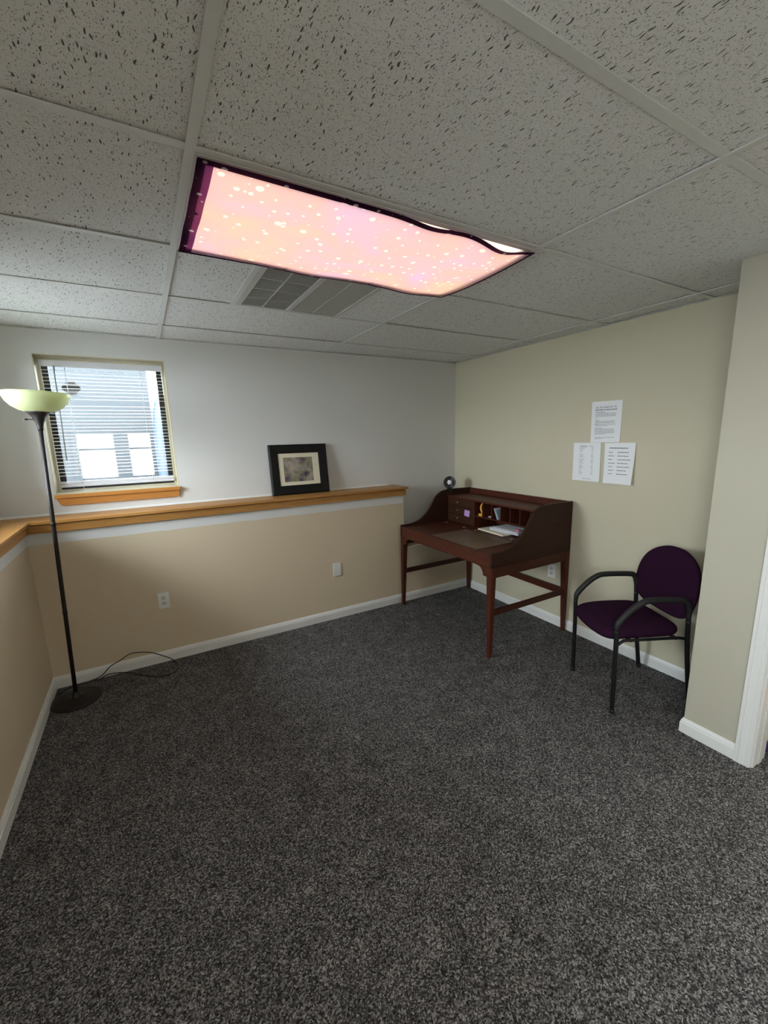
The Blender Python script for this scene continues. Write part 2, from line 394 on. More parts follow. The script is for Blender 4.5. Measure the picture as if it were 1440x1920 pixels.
def boxes(name, lst, mat, parent=None, bevel=0.0):
    bm = bmesh.new()
    for b in lst: bm_box(bm, *b, bevel)
    return link(name, bm_mesh(bm, name), mat, parent)
def prism(name, pts, a0, a1, axis, mat, parent=None, bevel=0.0, smooth=False):
    """extrude a 2D outline along an axis; pts are the two other coordinates in xyz order"""
    bm = bmesh.new()
    def co(p, a):
        return {'x': (a, p[0], p[1]), 'y': (p[0], a, p[1]), 'z': (p[0], p[1], a)}[axis]
    va = [bm.verts.new(co(p, a0)) for p in pts]; vb = [bm.verts.new(co(p, a1)) for p in pts]
    n = len(pts)
    fa = bm.faces.new(va); fb = bm.faces.new(list(reversed(vb)))
    for i in range(n):
        bm.faces.new((va[i], vb[i], vb[(i + 1) % n], va[(i + 1) % n]))
    bmesh.ops.recalc_face_normals(bm, faces=bm.faces)
    if bevel:
        ed = [e for e in bm.edges if (e in fa.edges or e in fb.edges)]
        bmesh.ops.bevel(bm, geom=ed, offset=bevel, segments=2, affect='EDGES', profile=0.5)
    return link(name, bm_mesh(bm, name), mat, parent, smooth)
def smooth_path(pts, n=6):
    """Catmull-Rom"""
    P = [Vector(p) for p in pts]; out = []
    for i in range(len(P) - 1):
        p0 = P[max(i - 1, 0)]; p1 = P[i]; p2 = P[i + 1]; p3 = P[min(i + 2, len(P) - 1)]
        for k in range(n):
            t = k / n
            out.append(0.5 * ((2 * p1) + (-p0 + p2) * t + (2 * p0 - 5 * p1 + 4 * p2 - p3) * t * t + (-p0 + 3 * p1 - 3 * p2 + p3) * t ** 3))
    out.append(P[-1]); return out
def tube(name, pts, rad, mat, parent=None, seg=10, ell=None):
    """round tube along a path; rad may be a list; ell = (side, up) scale"""
    P = [Vector(p) for p in pts]; n = len(P)
    rads = rad if isinstance(rad, (list, tuple)) else [rad] * n
    bm = bmesh.new(); rings = []
    up = Vector((0, 0, 1)); prev = None
    for i in range(n):
        t = (P[min(i + 1, n - 1)] - P[max(i - 1, 0)]).normalized()
        if prev is None:
            ref = up if abs(t.dot(up)) < 0.95 else Vector((0, 1, 0))
            s = t.cross(ref).normalized()
        else:
            s = (prev - t * prev.dot(t)).normalized()
        u = s.cross(t); prev = s
        ring = []
        for k in range(seg):
            a = 2 * math.pi * k / seg
            ca, sa = math.cos(a) * (ell[0] if ell else 1), math.sin(a) * (ell[1] if ell else 1)
            ring.append(bm.verts.new(P[i] + (s * ca + u * sa) * rads[i]))
        rings.append(ring)
    for i in range(n - 1):
        for k in range(seg):
            bm.faces.new((rings[i][k], rings[i][(k + 1) % seg], rings[i + 1][(k + 1) % seg], rings[i + 1][k]))
    bm.faces.new(list(reversed(rings[0]))); bm.faces.new(rings[-1])
    return link(name, bm_mesh(bm, name), mat, parent, True)
def lathe(name, prof, mat, parent=None, seg=32, loc=(0, 0, 0), close=True):
    """revolve (r, z) profile about local Z"""
    bm = bmesh.new(); rings = []
    for r, z in prof:
        if r < 1e-6:
            rings.append([bm.verts.new((loc[0], loc[1], loc[2] + z))])
        else:
            rings.append([bm.verts.new((loc[0] + r * math.cos(2 * math.pi * k / seg), loc[1] + r * math.sin(2 * math.pi * k / seg), loc[2] + z)) for k in range(seg)])
    for a, b in zip(rings[:-1], rings[1:]):
        for k in range(seg):
            q = [a[k % len(a)], a[(k + 1) % len(a)], b[(k + 1) % len(b)], b[k % len(b)]]
            q = [v for i, v in enumerate(q) if v not in q[:i]]
            if len(q) >= 3:
                try: bm.faces.new(q)
                except ValueError: pass
    return link(name, bm_mesh(bm, name), mat, parent, True)
def empty(name, loc=(0, 0, 0), rot=(0, 0, 0)):
    o = bpy.data.objects.new(name, None); COL.objects.link(o); o.location = loc; o.rotation_euler = rot
    o.empty_display_size = 0.1
    return o
def tag(o, label, cat, group=None):
    o['label'] = label; o['category'] = cat
    if group: o['group'] = group
    return o
def struct(o, label=None, cat=None):
    o['kind'] = 'structure'
    if label: o['label'] = label
    if cat: o['category'] = cat
    return o

# ------------------------------------------------------------------ room shell
WT = 0.20
def wall_with_hole(name, axis, pos, pos2, a0, a1, holes, mat, z0=0.0, z1=H + 0.25):
    """slab between pos and pos2 on `axis`, spanning a0..a1; holes = [(a, b, z0, z1)]"""
    lst = []
    cuts = sorted(holes); cur = a0
    for (a, b, h0, h1) in cuts:
        lst.append((cur, a, z0, z1)); lst.append((a, b, z0, h0)) if h0 > z0 + 1e-4 else None
        lst.append((a, b, h1, z1)); cur = b
    lst.append((cur, a1, z0, z1))
    lo, hi = min(pos, pos2), max(pos, pos2)
    bs = [((lo, hi, a, b, c, d) if axis == 'x' else (a, b, lo, hi, c, d)) for a, b, c, d in lst]
    return boxes(name, bs, mat)
WX0, WX1 = -0.707, 0.022
struct(box('floor', XLU - WT, 4.2, YREAR - 0.2, YB + WT, -0.12, 0.0, 'carpet'), 'charcoal grey speckled loop carpet covering the whole floor', 'carpet')
struct(wall_with_hole('wall_back', 'y', YB, YB + WT, XLU - WT, XR + 0.2, [(WX0, WX1, WZ0, WZ1)], 'white_wall'), 'white upper back wall around the small window', 'wall')
struct(wall_with_hole('wall_left', 'x', XLU, XLU - WT, YREAR, YB, [(a, b, WZ0, WZ1) for a, b in LEFT_WINDOWS], 'white_wall'), 'white upper left wall above the oak ledge', 'wall')
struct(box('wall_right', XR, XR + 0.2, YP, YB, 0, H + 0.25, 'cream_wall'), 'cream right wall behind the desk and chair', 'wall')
struct(box('wall_half_back', XL, 1.843, YH, YB, 0, 1.085, 'half_wall'), 'beige half wall with white band below the oak ledge under the window', 'wall')
struct(box('wall_low_back', 1.843, XR, YH, YB, 0, 0.53, 'low_wall'), 'low beige wall behind the writing desk', 'wall')
struct(box('wall_half_left', XLU, XL, YREAR, YB, 0, 1.085, 'half_wall'), 'beige half wall with white band on the left side', 'wall')
DY0, DY1, DZ = -1.43, -0.596, 2.03       # doorway
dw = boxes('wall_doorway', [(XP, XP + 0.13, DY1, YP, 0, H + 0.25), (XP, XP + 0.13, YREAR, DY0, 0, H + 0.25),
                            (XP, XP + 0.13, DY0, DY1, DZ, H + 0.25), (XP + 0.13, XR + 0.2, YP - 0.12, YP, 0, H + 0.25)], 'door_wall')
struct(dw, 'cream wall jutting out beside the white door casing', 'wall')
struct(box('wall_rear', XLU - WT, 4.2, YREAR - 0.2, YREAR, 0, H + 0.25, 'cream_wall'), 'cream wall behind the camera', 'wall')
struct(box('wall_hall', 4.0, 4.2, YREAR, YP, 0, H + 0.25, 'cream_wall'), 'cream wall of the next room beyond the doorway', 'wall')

# baseboards
def baseboard(name, p0, p1, nrm, label, m0=0, m1=0):
    """profile swept from p0 to p1 along a wall whose room side normal is nrm; m0/m1 mitre (+1 outer, -1 inner)"""
    prof = [(0, 0), (0.013, 0), (0.013, 0.055), (0.0105, 0.0585), (0.0105, 0.065), (0.007, 0.072), (0.004, 0.080), (0, 0.080)]
    p0 = Vector((*p0, 0)); p1 = Vector((*p1, 0)); d = (p1 - p0).normalized(); n = Vector((*nrm, 0))
    bm = bmesh.new()
    A = [bm.verts.new(p0 + n * t + Vector((0, 0, z)) - d * t * m0) for t, z in prof]
    B = [bm.verts.new(p1 + n * t + Vector((0, 0, z)) + d * t * m1) for t, z in prof]
    k = len(prof)
    bm.faces.new(A); bm.faces.new(list(reversed(B)))
    for i in range(k): bm.faces.new((A[i], B[i], B[(i + 1) % k], A[(i + 1) % k]))
    return struct(link(name, bm_mesh(bm, name), 'trim_white'), label, 'baseboard')
baseboard('baseboard_back', (XL, YH), (XR, YH), (0, -1), 'white baseboard along the foot of the back half wall', -1, -1)
baseboard('baseboard_left', (XL, YREAR), (XL, YH), (1, 0), 'white baseboard along the foot of the left half wall', -1, -1)
baseboard('baseboard_right', (XR, YP), (XR, YH), (-1, 0), 'white baseboard along the cream right wall', 0, -1)
baseboard('baseboard_doorway', (XP, -0.5401), (XP, YP), (-1, 0), 'short white baseboard beside the door casing', 0, 1)
baseboard('baseboard_return', (XP, YP), (XR - 0.013, YP), (0, 1), 'white baseboard round the far side of the jutting wall', 1, 0)

# oak ledge caps (mitred) with aprons
zc0, zc1 = 1.085, 1.105
nx, ny = XL + 0.034, YH - 0.034
cap = prism('trim_1', [(XLU, YB), (nx, ny), (1.878, ny), (1.878, YB)], zc0, zc1, 'z', 'oak_x', None, 0.003)
struct(cap, 'long oak ledge cap below the window, picture standing on it', 'ledge')
capl = prism('trim_2', [(XLU, YB), (nx, ny), (nx, YREAR), (XLU, YREAR)], zc0, zc1, 'z', 'oak_y', None, 0.003)
struct(capl, 'oak ledge cap on the left half wall', 'ledge')
ap = boxes('trim_3', [(XL + 0.018, 1.861, YH - 0.018, YH, 1.030, zc0 - 0.004), (1.843, 1.861, YH, YB, 1.030, zc0 - 0.004)], 'oak_x', None, 0.001)
struct(ap, 'oak apron strip under the back ledge cap', 'trim')
struct(box('trim_4', XL, XL + 0.018, YREAR, YH, 1.030, zc0 - 0.004, 'oak_y', None, 0.001), 'oak apron strip under the left ledge cap', 'trim')
struct(prism('trim_5', [(YB, zc1), (YB - 0.012, zc1), (YB - 0.003, zc1 + 0.013), (YB, zc1 + 0.013)], XLU, 1.80, 'x', 'trim_white'), 'thin white strip where the ledge meets the back wall', 'trim')  # thin bevelled white strip along the back of the ledge

# door casing and jamb
cs = empty('door_1', (XP, DY1, 0)); struct(cs, 'white fluted door casing and jamb at the right edge', 'door frame')
def casing_prof(y0, s):   # outline (x, y) of the casing, y0 = opening edge, s = direction away from the opening
    w_ = 0.062
    pts = [(0, 0.005), (-0.010, 0.005), (-0.014, 0.010), (-0.014, 0.018), (-0.0125, 0.019), (-0.0125, 0.021), (-0.014, 0.022),
           (-0.016, 0.048), (-0.0145, 0.049), (-0.0145, 0.051), (-0.017, 0.052), (-0.017, w_ + 0.004), (0, w_ + 0.004)]
    return [(x, y0 + s * (y - 0.010)) for x, y in pts]
prism('casing_side', casing_prof(0, 1), 0, DZ + 0.07, 'z', 'trim_white', cs)
prism('casing_side', casing_prof(DY0 - DY1, -1), 0, DZ + 0.07, 'z', 'trim_white', cs)
prism('casing_head', [(x, DZ + (y)) for x, y in casing_prof(0, 1)], DY0 - DY1 - 0.005, 0.005, 'y', 'trim_white', cs)
for k, (ya, yb) in enumerate([(-0.014, -0.0001), (DY0 - DY1 + 0.0001, DY0 - DY1 + 0.014)]):
    box('jamb', 0.0, 0.13, ya, yb, 0, DZ - 0.019, 'trim_white', cs)
    box('door_stop', 0.048, 0.083, ya - 0.005 if k == 0 else yb, ya if k == 0 else yb + 0.005, 0, DZ - 0.03, 'trim_white', cs, 0.002)
box('jamb_head', 0.0, 0.13, DY0 - DY1 + 0.001, -0.001, DZ - 0.019, DZ - 0.0001, 'trim_white', cs)

# ------------------------------------------------------------------ ceiling
ceil = struct(box('ceiling', XLU - WT, 4.2, YREAR - 0.2, YB + WT, H + 0.25, H + 0.33, 'plenum'), 'suspended ceiling of fissured white tiles in a metal grid', 'ceiling')
ceil.location = (0, 0, 0)
XC = 2.4292
colsx = [XLU, 0.0, 2 * T, XC, XR]
rowsy = [YREAR] + [j * T for j in range(-4, 4)] + [YB]
def tile(x0, x1, y0, y1):
    dz = random.uniform(0.0015, 0.0045)
    bm = bmesh.new(); bm_box(bm, x0 + 0.002, x1 - 0.002, y0 + 0.002, y1 - 0.002, H + dz, H + dz + 0.016, 0)
    for v in bm.verts: v.co.z += random.uniform(-0.001, 0.0015)
    link('ceiling_tile', bm_mesh(bm, 'ceiling_tile'), 'tile', ceil)
VX0, VX1 = 0.312, 0.912
for i in range(4):
    for j in range(len(rowsy) - 1):
        x0, x1, y0, y1 = colsx[i], colsx[i + 1], rowsy[j], rowsy[j + 1]
        if i == 1 and (abs(y0) < 1e-6 or abs(y0 + 3 * T) < 1e-6): continue     # the light fixture and the added rear fill panel
        if i == 1 and abs(y0 - T) < 1e-6:                            # vent row
            tile(x0, VX0, y0, y1); tile(VX1, x1, y0, y1); continue
        tile(x0, x1, y0, y1)
tw = 0.012
def tee_y(x, y0, y1): box('ceiling_tee', x - tw, x + tw, y0, y1, H - 0.003, H + 0.0005, 'tee', ceil)
def tee_x(y, x0, x1): box('ceiling_tee', x0, x1, y - tw, y + tw, H - 0.0022, H + 0.0008, 'tee', ceil)
for x in (0.0, 2 * T, XC): tee_y(x, YREAR, YB)
for y in rowsy[1:-1]:
    for a, b in zip(colsx[:-1], colsx[1:]):
        tee_x(y, a + (tw if a > XLU else 0), b - (tw if b < XR else 0))
tee_y(VX0, T + tw, 2 * T - tw); tee_y(VX1, T + tw, 2 * T - tw)
# wall angle
boxes_w = [(XLU, XR, YB - 0.022, YB, H - 0.002, H), (XR - 0.022, XR, YP, YB, H - 0.002, H), (XLU, XLU + 0.022, YREAR, YB, H - 0.002, H)]
for b in boxes_w: box('wall_angle', *b, 'tee', ceil)

# ------------------------------------------------------------------ ceiling light with printed cover
fx = empty('ceiling_light', (T, T / 2, H)); tag(fx, 'lit rectangular ceiling light behind the pink cloth cover', 'ceiling light')
hx, hy = T - 0.013, T / 2 - 0.013
boxes('housing', [(-hx, hx, -hy, hy, 0.06, 0.075), (-hx, -hx + .004, -hy, hy, 0.0, 0.06), (hx - .004, hx, -hy, hy, 0.0, 0.06),
                  (-hx, hx, -hy, -hy + .004, 0.0, 0.06), (-hx, hx, hy - .004, hy, 0.0, 0.06)], 'tee', fx)
boxes('door_frame', [(-hx, hx, -hy, -hy + .024, -0.004, 0.004), (-hx, hx, hy - .024, hy, -0.004, 0.004),
                     (-hx, -hx + .024, -hy + .024, hy - .024, -0.004, 0.004), (hx - .024, hx, -hy + .024, hy - .024, -0.004, 0.004)], 'tee', fx, 0.0015)
box('lens', -hx + .024, hx - .024, -hy + .024, hy - .024, 0.004, 0.008, 'lens', fx)

def fill_fixture(x, y, label, lens='fill_lens'):  # bare panels added out of view as fill light
    f = empty('ceiling_light', (x, y, H)); tag(f, label, 'ceiling light')
    boxes('door_frame', [(-hx, hx, -hy, -hy + .024, -0.004, 0.004), (-hx, hx, hy - .024, hy, -0.004, 0.004),
                         (-hx, -hx + .024, -hy + .024, hy - .024, -0.004, 0.004), (hx - .024, hx, -hy + .024, hy - .024, -0.004, 0.004)], 'tee', f, 0.0015)
    box('lens', -hx + .024, hx - .024, -hy + .024, hy - .024, 0.001, 0.008, lens, f)
fill_fixture(T, -2.5 * T, 'unseen fill light added in the ceiling row behind the camera')
fill_fixture(3.05, -1.25, 'unseen fill light added in the next room beyond the doorway', 'hall_fill_lens')
struct(boxes('ceiling_hall', [(XP + 0.13, 3.05 - hx, YREAR, YP - 0.12, H, H + 0.02), (3.05 + hx, 4.0, YREAR, YP - 0.12, H, H + 0.02), (3.05 - hx, 3.05 + hx, YREAR, -1.25 - hy, H, H + 0.02), (3.05 - hx, 3.05 + hx, -1.25 + hy, YP - 0.12, H, H + 0.02)], 'tile'), 'tiled ceiling of the next room', 'ceiling')

cv = empty('light_cover', (T, T / 2, H)); tag(cv, 'pink and orange printed cloth cover with white dots and dark hem under the ceiling light', 'light cover')
cx0, cx1, cy0, cy1 = -T + 0.016, T + 0.004, -T / 2 + 0.014, T / 2 + 0.012
def sag(u, v):
    """drop below the ceiling at u (along X) and v (along Y), 0..1"""
    s = 0.008
    s += 0.030 * math.sin(math.pi * u) ** 0.8 * math.sin(math.pi * v)
    near = (1 - v) ** 2 * (0.022 * math.exp(-((u - 0.87) / 0.085) ** 2) + 0.010 * math.exp(-((u - 0.60) / 0.08) ** 2) )
    far = v ** 2 * (0.006 * math.exp(-((u - 0.42) / 0.10) ** 2) + 0.010 * math.exp(-((u - 0.83) / 0.10) ** 2))
    right = u ** 8 * 0.014 * math.sin(math.pi * v)
    left = (1 - u) ** 8 * 0.004 * math.sin(math.pi * v * 3) ** 2
    fold = 0.0022 * math.sin(9 * u + 5 * v) * math.sin(math.pi * v) + 0.0025 * math.sin(31 * u + 2 * v) * (v * (1 - v) * 2) * u
    for c in (0.335, 0.66): fold -= 0.0022 * max(0, 1 - abs(u - c - 0.01 * math.sin(5 * v)) / 0.010)
    return s + near + far + right + left + fold
def inset_y(u, v):
    """the near edge pulls inwards a little where it droops"""
    return (1 - v) ** 3 * (0.012 * math.exp(-((u - 0.87) / 0.09) ** 2) + 0.004 * math.exp(-((u - 0.60) / 0.07) ** 2))
def cpos(u, v):
    return Vector((cx0 + (cx1 - cx0) * u, cy0 + (cy1 - cy0) * v + inset_y(u, v), -sag(u, v)))
def sheet(name, us, vs_, mat, thick=0.0008, drop=0.0):
    bm = bmesh.new(); g = []
    for u in us: g.append([bm.verts.new(cpos(u, v) - Vector((0, 0, drop))) for v in vs_])
    for i in range(len(us) - 1):
        for j in range(len(vs_) - 1):
            bm.faces.new((g[i][j], g[i][j + 1], g[i + 1][j + 1], g[i + 1][j]))
    o = link(name, bm_mesh(bm, name), mat, cv, True)
    return o
def rng(a, b, n): return [a + (b - a) * i / n for i in range(n + 1)]
sheet('cloth', rng(0, 1, 120), rng(0, 1, 60), 'cover')
sheet('hem', rng(0, 1, 120), rng(0.0, 0.035, 2), 'hem', drop=0.0012)
sheet('hem', rng(0, 1, 120), rng(0.975, 1.0, 2), 'hem', drop=0.0012)
sheet('hem', rng(0, 0.018, 3), rng(0.035, 0.975, 60), 'hem', drop=0.0012)
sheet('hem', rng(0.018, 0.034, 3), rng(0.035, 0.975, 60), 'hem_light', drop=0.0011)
sheet('hem', rng(0.990, 1.0, 2), rng(0.035, 0.975, 60), 'hem', drop=0.0012)
for (u, v) in ((0.02, 0.02), (0.5, 0.015), (0.98, 0.02), (0.02, 0.98), (0.985, 0.985), (0.02, 0.45)):
    p = cpos(u, v); 
    lathe('magnet', [(0, -0.001), (0.006, -0.001), (0.006, 0.004), (0, 0.004)], 'black_plastic', cv, 12, (p.x, p.y, p.z))

# ------------------------------------------------------------------ air vent
vt = empty('air_vent', ((VX0 + VX1) / 2, 1.5 * T, H)); tag(vt, 'square louvred air vent set in the ceiling beside the light', 'vent')
vw = (VX1 - VX0) / 2 - tw; vh = T / 2 - tw
boxes('frame', [(-vw, vw, -vh, -vh + .02, -0.003, 0.004), (-vw, vw, vh - .02, vh, -0.003, 0.004), (-vw, -vw + .028, -vh + .02, vh - .02, -0.003, 0.004),
                (vw - .02, vw, -vh + .02, vh - .02, -0.003, 0.004)], 'grille', vt)
box('divider', -0.022, 0.006, -vh + .02, vh - .02, -0.003, 0.004, 'grille', vt)
boxes('plenum_box', [(-vw, vw, -vh, vh, 0.09, 0.095), (-vw, -vw + .002, -vh, vh, 0.004, 0.09), (vw - .002, vw, -vh, vh, 0.004, 0.09),
                     (-vw, vw, -vh, -vh + .002, 0.004, 0.09), (-vw, vw, vh - .002, vh, 0.004, 0.09)], 'plenum', vt)
def louvres(name, x0, x1, tilt):
    bm = bmesh.new(); pitch = 0.0125; k = 0
    y = -vh + 0.024
    while y < vh - 0.022:
        dy = 0.0075 * tilt
        a = [Vector((x0, y - 0.0012, 0)), Vector((x1, y - 0.0012, 0)), Vector((x1, y + 0.0012, 0)), Vector((x0, y + 0.0012, 0))]
        lo = [bm.verts.new(p) for p in a]; hi = [bm.verts.new(p + Vector((0, dy, 0.008))) for p in a]
        bm.faces.new(lo); bm.faces.new(list(reversed(hi)))
        for i in range(4): bm.faces.new((lo[i], lo[(i + 1) % 4], hi[(i + 1) % 4], hi[i]))
        y += pitch
    o = link(name, bm_mesh(bm, name), 'grille', vt); o['kind'] = 'stuff'; return o
louvres('louvres', -vw + .028, -0.022, 0.6)
louvres('louvres', 0.006, vw - .02, -1.3)
box('crossbar', -0.151, -0.146, -vh + .02, vh - .02, -0.001, 0.003, 'grille', vt)
box('crossbar', 0.13, 0.134, -vh + .02, vh - .02, -0.001, 0.003, 'grille', vt)
for yy in (-0.14, 0.0, 0.14):
    box('crossbar', -vw + .028, -0.022, yy - .0025, yy + .0025, -0.001, 0.003, 'grille', vt)
box('crossbar', 0.006, vw - .02, -.0025, .0025, -0.001, 0.003, 'grille', vt)

# ------------------------------------------------------------------ windows
def window(name, label, with_blind):
    """window built in local coords: x along wall, y outward, origin bottom left inside corner of the opening"""
    t = empty(name); struct(t, label, 'window'); return t
def window_parts(t, ww, wh):
    rd = 0.10
    boxes('reveal', [(0, 0.006, 0, WT, 0, wh), (ww - 0.006, ww, 0, WT, 0, wh), (0.006, ww - 0.006, 0, WT, wh - 0.006, wh), (0.006, ww - 0.006, 0, WT, 0, 0.006)], 'window_trim', t)
    boxes('stop_frame', [(0.006, 0.022, rd, rd + 0.02, 0.006, wh - .006), (ww - 0.022, ww - .006, rd, rd + 0.02, 0.006, wh - .006),
                         (0.022, ww - .022, rd, rd + 0.02, wh - 0.020, wh - .006), (0.022, ww - .022, rd, rd + 0.02, 0.006, 0.020)], 'window_trim', t, 0.001)
    s = 0.034
    boxes('sash', [(0.022, 0.022 + s, rd + .021, rd + .05, 0.020, wh - .02), (ww - 0.022 - s, ww - .022, rd + .021, rd + .05, 0.020, wh - .02),
                   (0.022 + s, ww - .022 - s, rd + .021, rd + .05, wh - 0.020 - s, wh - .02), (0.022 + s, ww - .022 - s, rd + .021, rd + .05, 0.020, 0.020 + s)], 'dark_sash', t, 0.001)
    box('pane', 0.022 + s, ww - .022 - s, rd + .034, rd + .037, 0.02 + s, wh - .02 - s, 'glass', t)
win = empty('window_1', (WX0, YB, WZ0)); struct(win, 'small square window with dark sash behind white mini blinds', 'window')
ww, wh = WX1 - WX0, WZ1 - WZ0
window_parts(win, ww, wh)
for k, (a, b) in enumerate(LEFT_WINDOWS):
    wl_ = empty('window_%d' % (k + 2), (XLU, a, WZ0), (0, 0, math.pi / 2)); struct(wl_, 'window in the left wall, %s, outside the picture' % ('nearer the corner' if k == 0 else 'added behind the camera to brighten the ceiling'), 'window')
    window_parts(wl_, b - a, wh)
# oak stool and apron below window 1
sl = empty('window_sill', (WX0, YB, WZ0)); tag(sl, 'orange oak sill with tapered apron below the small window', 'window sill')
box('stool', -0.004, ww + 0.008, -0.030, -0.0005, -0.024, 0.0, 'sill_oak', sl, 0.003)
prism('apron', [(0.004, -0.0245), (0.006, -0.034), (0.020, -0.066), (0.032, -0.073), (ww - 0.02, -0.073), (ww - 0.008, -0.068), (ww - 0.002, -0.050), (ww + 0.0, -0.0245)], -0.016, -0.0005, 'y', 'sill_oak', sl, 0.002)
# blind
bl = empty('window_blind', (WX0, YB + 0.06, WZ0)); tag(bl, 'white mini blinds lowered over the small window', 'blinds')
bx0, bx1 = 0.030, ww - 0.026
box('headrail', bx0 - .004, bx1 + .004, -0.016, 0.022, 0.816, 0.848, 'rail', bl, 0.003)
box('valance', bx0 - .006, bx1 + .006, -0.022, -0.018, 0.810, 0.850, 'rail', bl, 0.001)
prof = []
bm = bmesh.new(); ns = 6; bwid = 0.025
tilt = math.radians(4)
ring = []
for k in range(ns + 1):
    s_ = -0.5 + k / ns
    yy = s_ * bwid; zz = 0.0022 * (1 - (2 * s_) ** 2)
    ring.append((yy * math.cos(tilt) - zz * math.sin(tilt), yy * math.sin(tilt) + zz * math.cos(tilt)))
A = [bm.verts.new((bx0, y, z)) for y, z in ring]; B = [bm.verts.new((bx1, y, z)) for y, z in ring]
A2 = [bm.verts.new((bx0, y, z - 0.0006)) for y, z in ring]; B2 = [bm.verts.new((bx1, y, z - 0.0006)) for y, z in ring]
for k in range(ns):
    bm.faces.new((A[k], A[k + 1], B[k + 1], B[k])); bm.faces.new((A2[k], B2[k], B2[k + 1], A2[k + 1]))
bm.faces.new((A[0], B[0], B2[0], A2[0])); bm.faces.new((A[-1], A2[-1], B2[-1], B[-1]))
slat_me = bm_mesh(bm, 'slat')
z = 0.792; zs = []
while z > 0.10:
    zs.append(z); z -= 0.0225
zs = [q for q in zs if abs(q - 0.590) > 0.0115]           # one slat is missing
for q in zs:
    o = link('slat', slat_me, 'slat', bl); o.location = (0, 0, q + random.uniform(-.0015, .0015)); o.rotation_euler = (random.uniform(-.03, .03), random.uniform(-.0015, .0015), 0)
box('bottom_rail', bx0 - .002, bx1 + .002, -0.013, 0.013, 0.060, 0.078, 'rail', bl, 0.004)
box('bottom_rail', bx0 - .002, bx1 + .002, -0.013, 0.013, 0.040, 0.058, 'rail', bl, 0.004)
for xx in (0.152, 0.575):
    tube('ladder_cord', [(xx, -0.0145, 0.81), (xx - .004, -0.0145, 0.4), (xx - .006, -0.0145, 0.06)], 0.0012, 'cord', bl, 6)
    tube('ladder_cord', [(xx, 0.0145, 0.81), (xx - .004, 0.0145, 0.4), (xx - .006, 0.0145, 0.06)], 0.0012, 'cord', bl, 6)
tube('lift_cord', smooth_path([(0.150, -0.018, 0.06), (0.155, -0.022, 0.03), (0.17, -0.025, 0.012), (0.20, -0.022, 0.010), (0.215, -0.02, 0.016), (0.18, -0.025, 0.014), (0.14, -0.02, 0.010)], 5), 0.0014, 'cord', bl, 6)
tube('tilt_wand', [(0.100, -0.028, 0.815), (0.094, -0.030, 0.55), (0.086, -0.030, 0.22)], 0.0042, 'wand', bl, 8)
# decal on the glass
dc = empty('window_sticker', (WX0 + 0.163, YB + 0.1335, WZ0 + 0.69)); tag(dc, 'small grey diamond sticker on the window glass behind the blinds', 'sticker')
prism('backing', [(-.052, .006), (-.018, .042), (.018, .042), (.052, .006), (.052, -.006), (.018, -.042), (-.018, -.042), (-.052, -.006)], -0.0008, 0, 'y', 'decal_grey', dc)
prism('band', [(-.05, .012), (.05, .012), (.05, -.012), (-.05, -.012)], -0.0014, -0.0009, 'y', 'decal_dark', dc)

# ------------------------------------------------------------------ outside the window
gy0 = YB + WT
og = struct(box('ground', -14, 8, gy0, 30, 0.80, 0.90, 'concrete'), 'pale ground outside the window', 'ground')
og2 = struct(box('ground', -14, XLU - WT, -14, gy0, 0.80, 0.90, 'concrete'), 'pale ground beyond the left windows', 'ground')
dk = empty('outdoor_deck', (-0.6, 3.6, 0.90)); tag(dk, 'blue-grey wooden deck seen through the blinds', 'deck')
def D(x0, x1, y0, y1, z0, z1): return (x0 + 0.6, x1 + 0.6, y0 - 3.6, y1 - 3.6, z0 - 0.9, z1 - 0.9)
box('rim_board', *D(-1.7, -0.062, 3.60, 3.64, 1.648, 2.40), 'deck_grey', dk)
box('post', *D(-0.407, -0.286, 3.58, 3.70, 0.90, 1.648), 'deck_grey', dk)
box('post', *D(-0.100, -0.04, 3.58, 3.64, 0.90, 1.648), 'deck_grey', dk)
box('post', *D(-0.98, -0.692, 3.58, 3.70, 0.90, 1.648), 'deck_grey', dk)
box('bottom_rail', *D(-1.7, -0.04, 3.60, 3.64, 0.92, 1.236), 'deck_grey', dk)
box('mid_rail', *D(-0.69, -0.10, 3.66, 3.69, 1.495, 1.508), 'deck_grey', dk)
brl = empty('blue_barrel', (0.055, 3.40, 0.90)); tag(brl, 'light blue rounded barrel outside the right side of the window', 'barrel')
lathe('body', [(0, 0), (0.12, 0), (0.125, 0.3), (0.127, 0.7), (0.115, 0.90), (0.09, 1.02), (0.05, 1.08), (0, 1.09)], 'blue_plastic', brl, 28)

fc_ = empty('sky_backdrop', (-0.6, 7.0, 0.9)); tag(fc_, 'low grey fence beyond the outdoor deck', 'backdrop')  # added to dim the sky seen through the deck openings
box('backdrop_panel', -3.5, 3.0, 0, 0.04, 0, 1.15, 'backdrop', fc_)
box('backdrop_cap', -3.5, 3.0, -0.02, 0.06, 1.1505, 1.19, 'backdrop', fc_)

